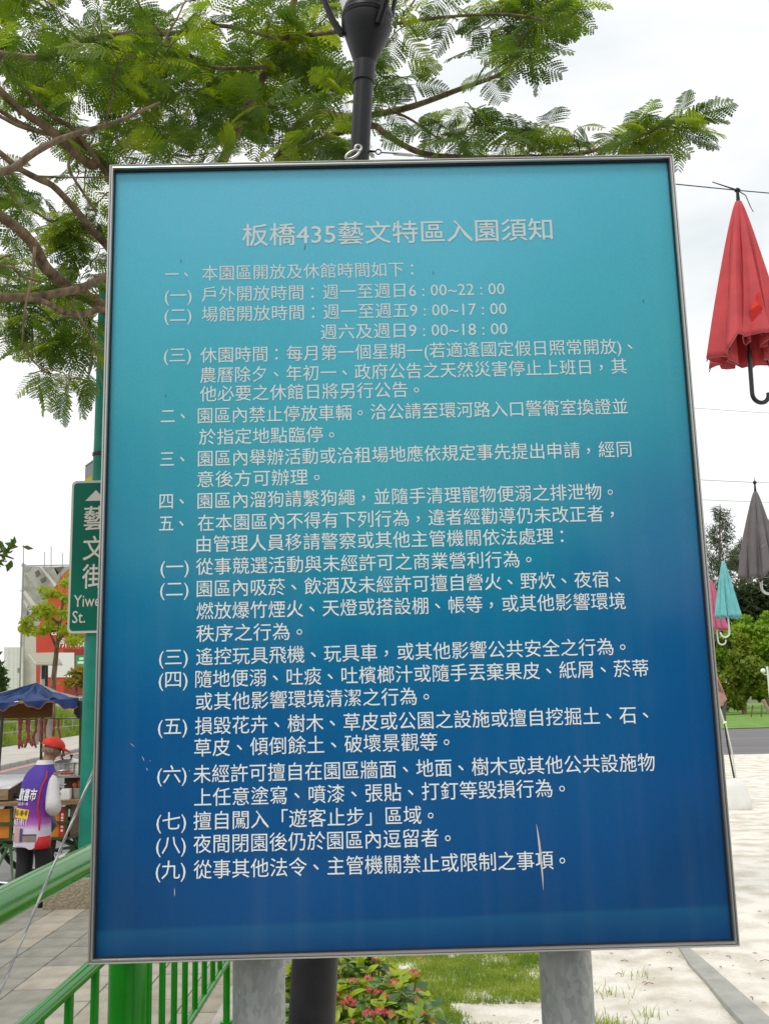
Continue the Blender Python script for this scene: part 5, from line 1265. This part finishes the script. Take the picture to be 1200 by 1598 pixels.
casuarina('second casuarina with fuller dark crown left of the grey umbrella', 1152, 838, 124, 4, 4.6, 8500, 42)
casuarina('dark casuarina at the right edge behind the grey umbrella', 1196, 812, 126, 5, 5.2, 9500, 43)
casuarina('casuarina mostly hidden behind the board edge', 1092, 850, 120, -2, 4.5, 7000, 44)
small_tree('dark dense tree filling in behind the lime trees', P(1160, 1100, 108), [P(1160, 1100, 108), P(1160, 980, 108)], [], [(P(u, v, 108), (rx*.0684, 2.5, rz*.0684)) for u, v, rx, rz in ((1130, 945, 26, 30), (1160, 935, 26, 32), (1190, 930, 26, 36), (1215, 940, 30, 40), (1110, 975, 30, 36), (1175, 980, 36, 40), (1145, 990, 40, 36))], 9000, .62, (.028, .048, .018), (.06, .085, .025), .3, 9, 'dark_tree', .4)
st = thing('tree_stakes', 'leaning timber stakes on the lawn under the olive tree', 'stake', (P(1172, 1118, 74).x, 74, 0))
for a, b, r in (((1171, 1121), (1174, 1100), .05), ((1187, 1119), (1188, 1100), .05), ((1200, 1112), (1190, 1092), .13)): obj('stake', MB().tube([P(*a, 74), P(*b, 74)], r, 6), m_bark if r < .1 else mat('pale_timber', (.36, .27, .20), .8), st)
gl = thing('globe_lamp', 'white globe lamp on white post at the right edge of the lawn', 'street lamp', (P(1203, 1110, 70).x, 70, 0))
pp = P(1203, 1110, 70); obj('post', MB().tube([(pp.x, 70, 0), (pp.x, 70, P(1203, 1040, 70).z)], .07, 10), m_white, gl)
for u in (1190, 1216):
    c = P(u, 1047, 70); obj('arm', MB().tube([(pp.x, 70, c.z-.22), (pp.x+(c.x-pp.x)*.7, 70, c.z-.26), c-Vector((0, 0, .15))], .04, 6), m_white, gl); obj('globe', MB().sphere(c, .17, 14, 10), mat('globe_white', (.85, .85, .85), .3), gl)
FD = 15.9
bf = thing('beach_flag', 'pale pink flag on a thin leaning pole with white ballast base', 'flag', (P(1146, 1256, FD).x, FD, 0))
bc = P(1147, 1250, FD); bb = Vector((bc.x, FD, -.02))
def sq(c, w, d, z, n=24, p=3.2): return [c+Vector((w*math.copysign(abs(math.cos(2*PI*k/n))**(2/p), math.cos(2*PI*k/n)), d*math.copysign(abs(math.sin(2*PI*k/n))**(2/p), math.sin(2*PI*k/n)), z)) for k in range(n)]
obj('ballast', MB().loft([sq(bb, .205, .19, .0), sq(bb, .222, .20, .03), sq(bb, .205, .19, .15), sq(bb, .165, .15, .33), sq(bb, .125, .12, .40), sq(bb, .07, .07, .43), sq(bb, .03, .03, .45)]), mat('ballast_plastic', (.74, .735, .70), .45, var=.04, vscale=5), bf)
pt = [P(1146, 1219, FD), P(1135, 1163, FD), P(1130, 1128, FD), P(1119, 1095, FD), P(1095, 1000, FD), P(1080, 900, FD)]
obj('pole', MB().tube(pt[:3], [.014, .013, .012], 8), m_black, bf); obj('pole_upper', MB().tube([pt[2], pt[3], pt[4], pt[5]], [.016, .014, .011, .008], 8), mat('pale_pole', (.62, .63, .52), .5), bf)
obj('pole_sleeve', MB().tube([P(1148, 1215, FD-.02), P(1141, 1170, FD-.02), P(1131, 1127, FD-.02)], .011, 6), mat('pale_pole', (.62, .63, .52), .5), bf)
obj('joint', MB().tube([P(1128, 1128, FD-.02), P(1133, 1127, FD-.02)], .017, 8), m_white, bf)
fl_ = [P(1122, 1080, FD), P(1128, 1083, FD), P(1134, 1091, FD), P(1130, 1095, FD), P(1128, 1101, FD), P(1119, 1104, FD), P(1098, 1010, FD), P(1083, 915, FD), P(1070, 930, FD), P(1070, 1060, FD)]
o = obj('flag_cloth', MB().loft([fl_, [p+Vector((0, .012, 0)) for p in fl_]]), mat('pale_pink_cloth', (.48, .27, .22), .8, var=.08, vscale=6, trans=.15), bf, smooth=False)
obj('strap', MB().tube([P(1131, 1096, FD), P(1129, 1112, FD), P(1131, 1128, FD)], [.02, .03, .015], 6), mat('dark_bag', (.06, .065, .075), .7), bf)

# ------------------------------------------------------------------ ixora shrub, grass, weeds
ix = thing('ixora_shrub', 'leafy ixora shrub with pink red flower clusters below the board', 'shrub', (-.2, 4.7, 0))
g = np.random.default_rng(12)
def ix_surface(a, b):
    """point on the clipped top of the shrub"""
    x = -.66+.92*a; y = 4.15+1.35*b; z = .40+.075*math.sin(x*7+y*3)+.05*math.sin(x*15-y*9)
    edge = min(a, 1-a)*.92; z -= max(0, .16-edge)*1.6
    z -= max(0, .10-min(b, 1-b)*1.35)*1.2
    return Vector((x, y, max(.06, z)))
def leaf_geo(L, W, bend):
    V = []; n = 5
    for i in range(n+1):
        t = i/n; wv = W*math.sin(PI*min(1, t*.93+.05))**.8; z = -bend*L*t*t
        V += [(L*t, -wv, z+wv*.30), (L*t, 0, z), (L*t, wv, z+wv*.30)]
    Fq = []
    for i in range(n):
        for k in range(2): a = i*3+k; Fq.append((a, a+1, a+4, a+3))
    return np.array(V, np.float32), np.array(Fq, np.int32)
LG = [leaf_geo(.060, .0165, .25), leaf_geo(.050, .0155, .10), leaf_geo(.066, .0175, .4)]
m_ix = [mat('ixora_leaf', (.13, .25, .012), .35, col2=(.23, .36, .02), vscale=6, trans=.25), mat('ixora_young_leaf', (.40, .50, .02), .35, var=.15, vscale=6, trans=.35), mat('ixora_old_leaf', (.07, .15, .04), .3, var=.15, vscale=6, trans=.2)]
IM = []
for m in m_ix:
    for v, f in LG:
        o = rawmesh('leaf', v, f, m, smooth=True); IM.append(o.data); bpy.data.objects.remove(o)
lv = []
for _ in range(430):
    a, b = g.random(), g.random(); c = ix_surface(a, b); dz = abs(g.normal())*.05; c.z -= dz
    young = g.random() < .36
    nl = 5; a0 = g.random()*6.28
    for k in range(nl):
        az = a0+k*2.4; el = (.7 if young else .25)+g.normal()*.3; d = Vector((math.cos(az)*math.cos(el), math.sin(az)*math.cos(el), math.sin(el)))
        q = d.to_track_quat('X', 'Z') @ Quaternion((1, 0, 0), g.normal()*.4)
        mi = 1 if (young and dz < .05) else (2 if g.random() < .35 else 0)
        lv.append((c, q, mi, int(g.integers(3)), .8+.5*g.random(), dz))
for _ in range(700):   # side foliage facing the camera and left/right
    a = g.random(); z = g.random()**.8; s = ix_surface(a, .04+.1*g.random()); c = Vector((s.x, s.y-.02, s.z*z)); az = g.normal()*.8-PI/2; el = g.normal()*.4+.2
    d = Vector((math.cos(az)*math.cos(el), math.sin(az)*math.cos(el), math.sin(el))); q = d.to_track_quat('X', 'Z') @ Quaternion((1, 0, 0), g.normal()*.5)
    lv.append((c, q, 2 if g.random() < .4 else 0, int(g.integers(3)), .8+.5*g.random(), 1))
def vis(p):
    d = p-Vector((0, 0, CAMH)); z = d.dot(_f); u = 600+FPX*d.dot(_r)/z; v = 799-FPX*d.dot(_u)/z
    return (443 < u < 458 or 522 < u < 700) and v < 1615
lv.sort(key=lambda t: (not vis(t[0]), t[5] > .09, t[0].y))
for c, q, mi, k, s, dz in lv[:297]:
    o = bpy.data.objects.new('leaf', IM[mi*3+k]); COL.objects.link(o); o.parent = ix; o.location = c-ix.location; o.rotation_mode = 'QUATERNION'; o.rotation_quaternion = q; o.scale = (s, s, s)
VV = []; FF = []; MI = []; off = 0
for c, q, mi, k, s, dz in lv[297:]:
    v = LG[k][0] @ np.array(q.to_matrix()).T*s+np.array(tuple(c)); VV.append(v); FF.append(LG[k][1]+off); off += len(v); MI.append(np.full(len(LG[k][1]), mi))
rawmesh('foliage', np.concatenate(VV), np.concatenate(FF), m_ix, ix, kind='stuff', smooth=True, mi=np.concatenate(MI))
mb = MB()
for _ in range(60):
    s = ix_surface(g.random(), g.random()); mb.tube([(s.x*.8-.04, s.y, 0), (s.x, s.y, s.z-.02)], [.006, .003], 4, cap=False)
obj('stem', mb, m_bark, ix, kind='stuff')
m_flo = mat('ixora_flower', (.72, .05, .10), .5, col2=(.85, .18, .22), vscale=40, trans=.2)
def flower(u, v, D, r):
    c = P(u, v, D); mb = MB(); gg = random.Random(int(u*7+v))
    for k in range(34):
        a = gg.uniform(0, 2*PI); e_ = math.asin(gg.uniform(-.25, 1)); d = Vector((math.cos(a)*math.cos(e_), math.sin(a)*math.cos(e_), math.sin(e_)*.7)); p = c+d*r*gg.uniform(.75, 1)
        x_ = d.cross(Vector((.3, .2, 1))).normalized(); y_ = d.cross(x_); s = r*.21
        for j in range(4):
            t = PI/2*j+gg.random()*.4; e1 = x_*math.cos(t)+y_*math.sin(t); e2 = -x_*math.sin(t)+y_*math.cos(t)
            mb.add([p, p+e1*s*.6+e2*s*.32+d*s*.15, p+e1*s*1.1+d*s*.05, p+e1*s*.6-e2*s*.32+d*s*.15], [(0, 1, 2, 3)])
    obj('flower_cluster', mb, m_flo, ix, smooth=False)
for u, v, D, r in ((551, 1532, 4.65, .024), (575, 1527, 4.7, .022), (607, 1518, 4.8, .018), (645, 1520, 4.75, .032), (613, 1534, 4.6, .026), (576, 1545, 4.5, .018), (590, 1549, 4.5, .022), (602, 1555, 4.48, .016), (543, 1563, 4.4, .036), (524, 1553, 4.45, .018), (575, 1582, 4.3, .028), (594, 1578, 4.3, .026), (609, 1584, 4.28, .026), (653, 1546, 4.5, .014), (651, 1560, 4.45, .012), (661, 1582, 4.3, .016), (584, 1498, 4.95, .015), (656, 1496, 4.95, .012), (674, 1594, 4.25, .014), (552, 1594, 4.25, .014)):
    flower(u, v, D, r)
def blades(name, pts, hmin, hmax, wd, m, seed, label=None):
    g = np.random.default_rng(seed); n = len(pts); pts = np.asarray(pts); h = hmin+(hmax-hmin)*g.random(n); a = g.random(n)*2*PI; ln = g.normal(size=(n, 2))*.45*h[:, None]
    w_ = np.stack([np.cos(a)*wd, np.sin(a)*wd, 0*a], 1); mid = pts+np.stack([ln[:, 0]*.35, ln[:, 1]*.35, h*.6], 1); tip = pts+np.stack([ln[:, 0], ln[:, 1], h], 1)
    V = np.stack([pts-w_, pts+w_, mid+w_*.7, mid-w_*.7, tip], 1).reshape(-1, 3); i = np.arange(n)*5
    Fq = np.concatenate([np.stack([i, i+1, i+2, i+3], 1), np.stack([i+3, i+2, i+4, i+4], 1)])
    me = [tuple(f) if f[3] != f[2] else tuple(f[:3]) for f in Fq.tolist()]
    mesh = bpy.data.meshes.new(name); mesh.from_pydata(V.tolist(), [], me); o = link(name, mesh, None, m); o['kind'] = 'stuff'; return o
def gz(x, y): return -.02+dune(x, y)
m_gr = leafmat('grass_blade', (.15, .26, .012), (.30, .38, .04), .35, .6, 3)
def patchy(x, y): return math.sin(x*3.1+1.3)*math.sin(y*2.3+.4)+.6*math.sin(x*7.7+y*5.1)+.4*math.sin(x*13-y*11)
pts = []
while len(pts) < 44000:
    x = random.uniform(-.46, 1.25); y = random.uniform(5.3, 9.0)
    p_ = patchy(x, y)+(.8 if y > 6.25 else 0)+(.7 if x < .35 else 0)-(1.1 if x > 1.0 else 0)-max(0, (x-.75)*1.4)
    if 5.95 < y+.25*x < 6.35 and x > .3: p_ -= 1.6
    if p_+random.uniform(-.5, .5) > .25: pts.append((x, y, gz(x, y)-.004))
blades('lawn_grass', pts, .015, .055, .0026, m_gr, 3)
V_ = np.array(pts); gq = np.random.default_rng(77); nq = len(V_)
Cq = V_+np.stack([gq.normal(size=nq)*.012, gq.normal(size=nq)*.012, .004+.014*gq.random(nq)], 1); aq = gq.random(nq)*6.28; tq = gq.normal(size=nq)*.5; lq = (.008+.012*gq.random(nq))[:, None]; wq = lq*.55
d1 = np.stack([np.cos(aq), np.sin(aq), tq], 1); d2 = np.stack([-np.sin(aq), np.cos(aq), gq.normal(size=nq)*.3], 1)
rawmesh('ground_cover', np.stack([Cq, Cq+d1*lq*.5+d2*wq*.5, Cq+d1*lq, Cq+d1*lq*.5-d2*wq*.5], 1).reshape(-1, 3), np.arange(4*nq).reshape(nq, 4), leafmat('clover_leaf', (.12, .22, .015), (.26, .34, .03), .35, .6, 3), kind='stuff')
pts = []
for cx0, cy0, nn, sp in ((1.02, 5.72, 220, .09), (1.12, 5.60, 160, .07), (.98, 6.0, 60, .05), (1.28, 6.35, 30, .08), (1.35, 5.9, 26, .05), (1.05, 6.6, 80, .10), (1.5, 6.7, 18, .05), (-.62, 5.6, 24, .03), (-.55, 6.3, 30, .04)):
    for _ in range(nn): x = random.gauss(cx0, sp); y = random.gauss(cy0, sp); pts.append((x, y, gz(x, y) if x > -.47 else -.004))
blades('weed_tuft', pts, .02, .075, .0026, m_gr, 4)
# pebbles and dry bits on the sand
mb = MB(); g2 = random.Random(9)
for _ in range(150):
    x = g2.uniform(.5, 3.2); y = g2.uniform(5.3, 9.5); r_ = g2.uniform(.004, .014)
    mb.sphere((x, y, gz(x, y)+r_*.2), r_, 6, 4, sc=(1, g2.uniform(.6, 1.3), .55))
o = obj('pebbles', mb, mat('pebble', (.38, .33, .26), .9, col2=(.60, .55, .47), vscale=3), None); o['kind'] = 'stuff'
mb = MB()
for _ in range(60):
    x = g2.uniform(.7, 3.0); y = g2.uniform(5.3, 8.5); a = g2.uniform(0, PI); l_ = g2.uniform(.02, .07)
    mb.tube([(x, y, gz(x, y)+.006), (x+l_*.5*math.cos(a), y+l_*.5*math.sin(a), gz(x, y)+.012), (x+l_*math.cos(a+.3), y+l_*math.sin(a+.3), gz(x, y)+.005)], .0022, 4)
o = obj('dry_twigs', mb, mat('dry_twig', (.13, .09, .06), .9), None); o['kind'] = 'stuff'

# the tree belt on the photographer's side of the park, mirrored softly in the board
bl = []; g = random.Random(15)
for k in range(30):
    x = -34+2.4*k+g.uniform(-.6, .6); h = 5.2+1.6*math.sin(k*.9)+g.uniform(-.8, .8)
    for q in range(4): bl.append((Vector((x+g.uniform(-1, 1), -27+g.uniform(-1.5, 1.5), h*(.25+.22*q))), (1.8, 1.5, h*.22)))
V, Fq = leafcloud(bl, 9000, .85, 71, flat=.2, shell=.4, aspect=.6)
rawmesh('tree_belt', V, Fq, leafmat('belt_leaf', (.05, .10, .015), (.10, .17, .02), .25, .7, .3), kind='stuff')

# far wood closing the park behind the board
bl = []; g = random.Random(25)
for k in range(26):
    x = -4+2.0*k+g.uniform(-.8, .8); h = 8+2*math.sin(k*.7)+g.uniform(-1.2, 1.2)
    for q in range(3): bl.append((Vector((x+g.uniform(-1.5, 1.5), 152+g.uniform(-2, 2), h*(.22+.28*q))), (2.4, 2.0, h*.26)))
V, Fq = leafcloud(bl, 9000, 1.0, 72, flat=.2, shell=.4, aspect=.6)
rawmesh('far_wood', V, Fq, leafmat('belt_leaf', (.05, .10, .015), (.10, .17, .02), .25, .7, .3), kind='stuff')
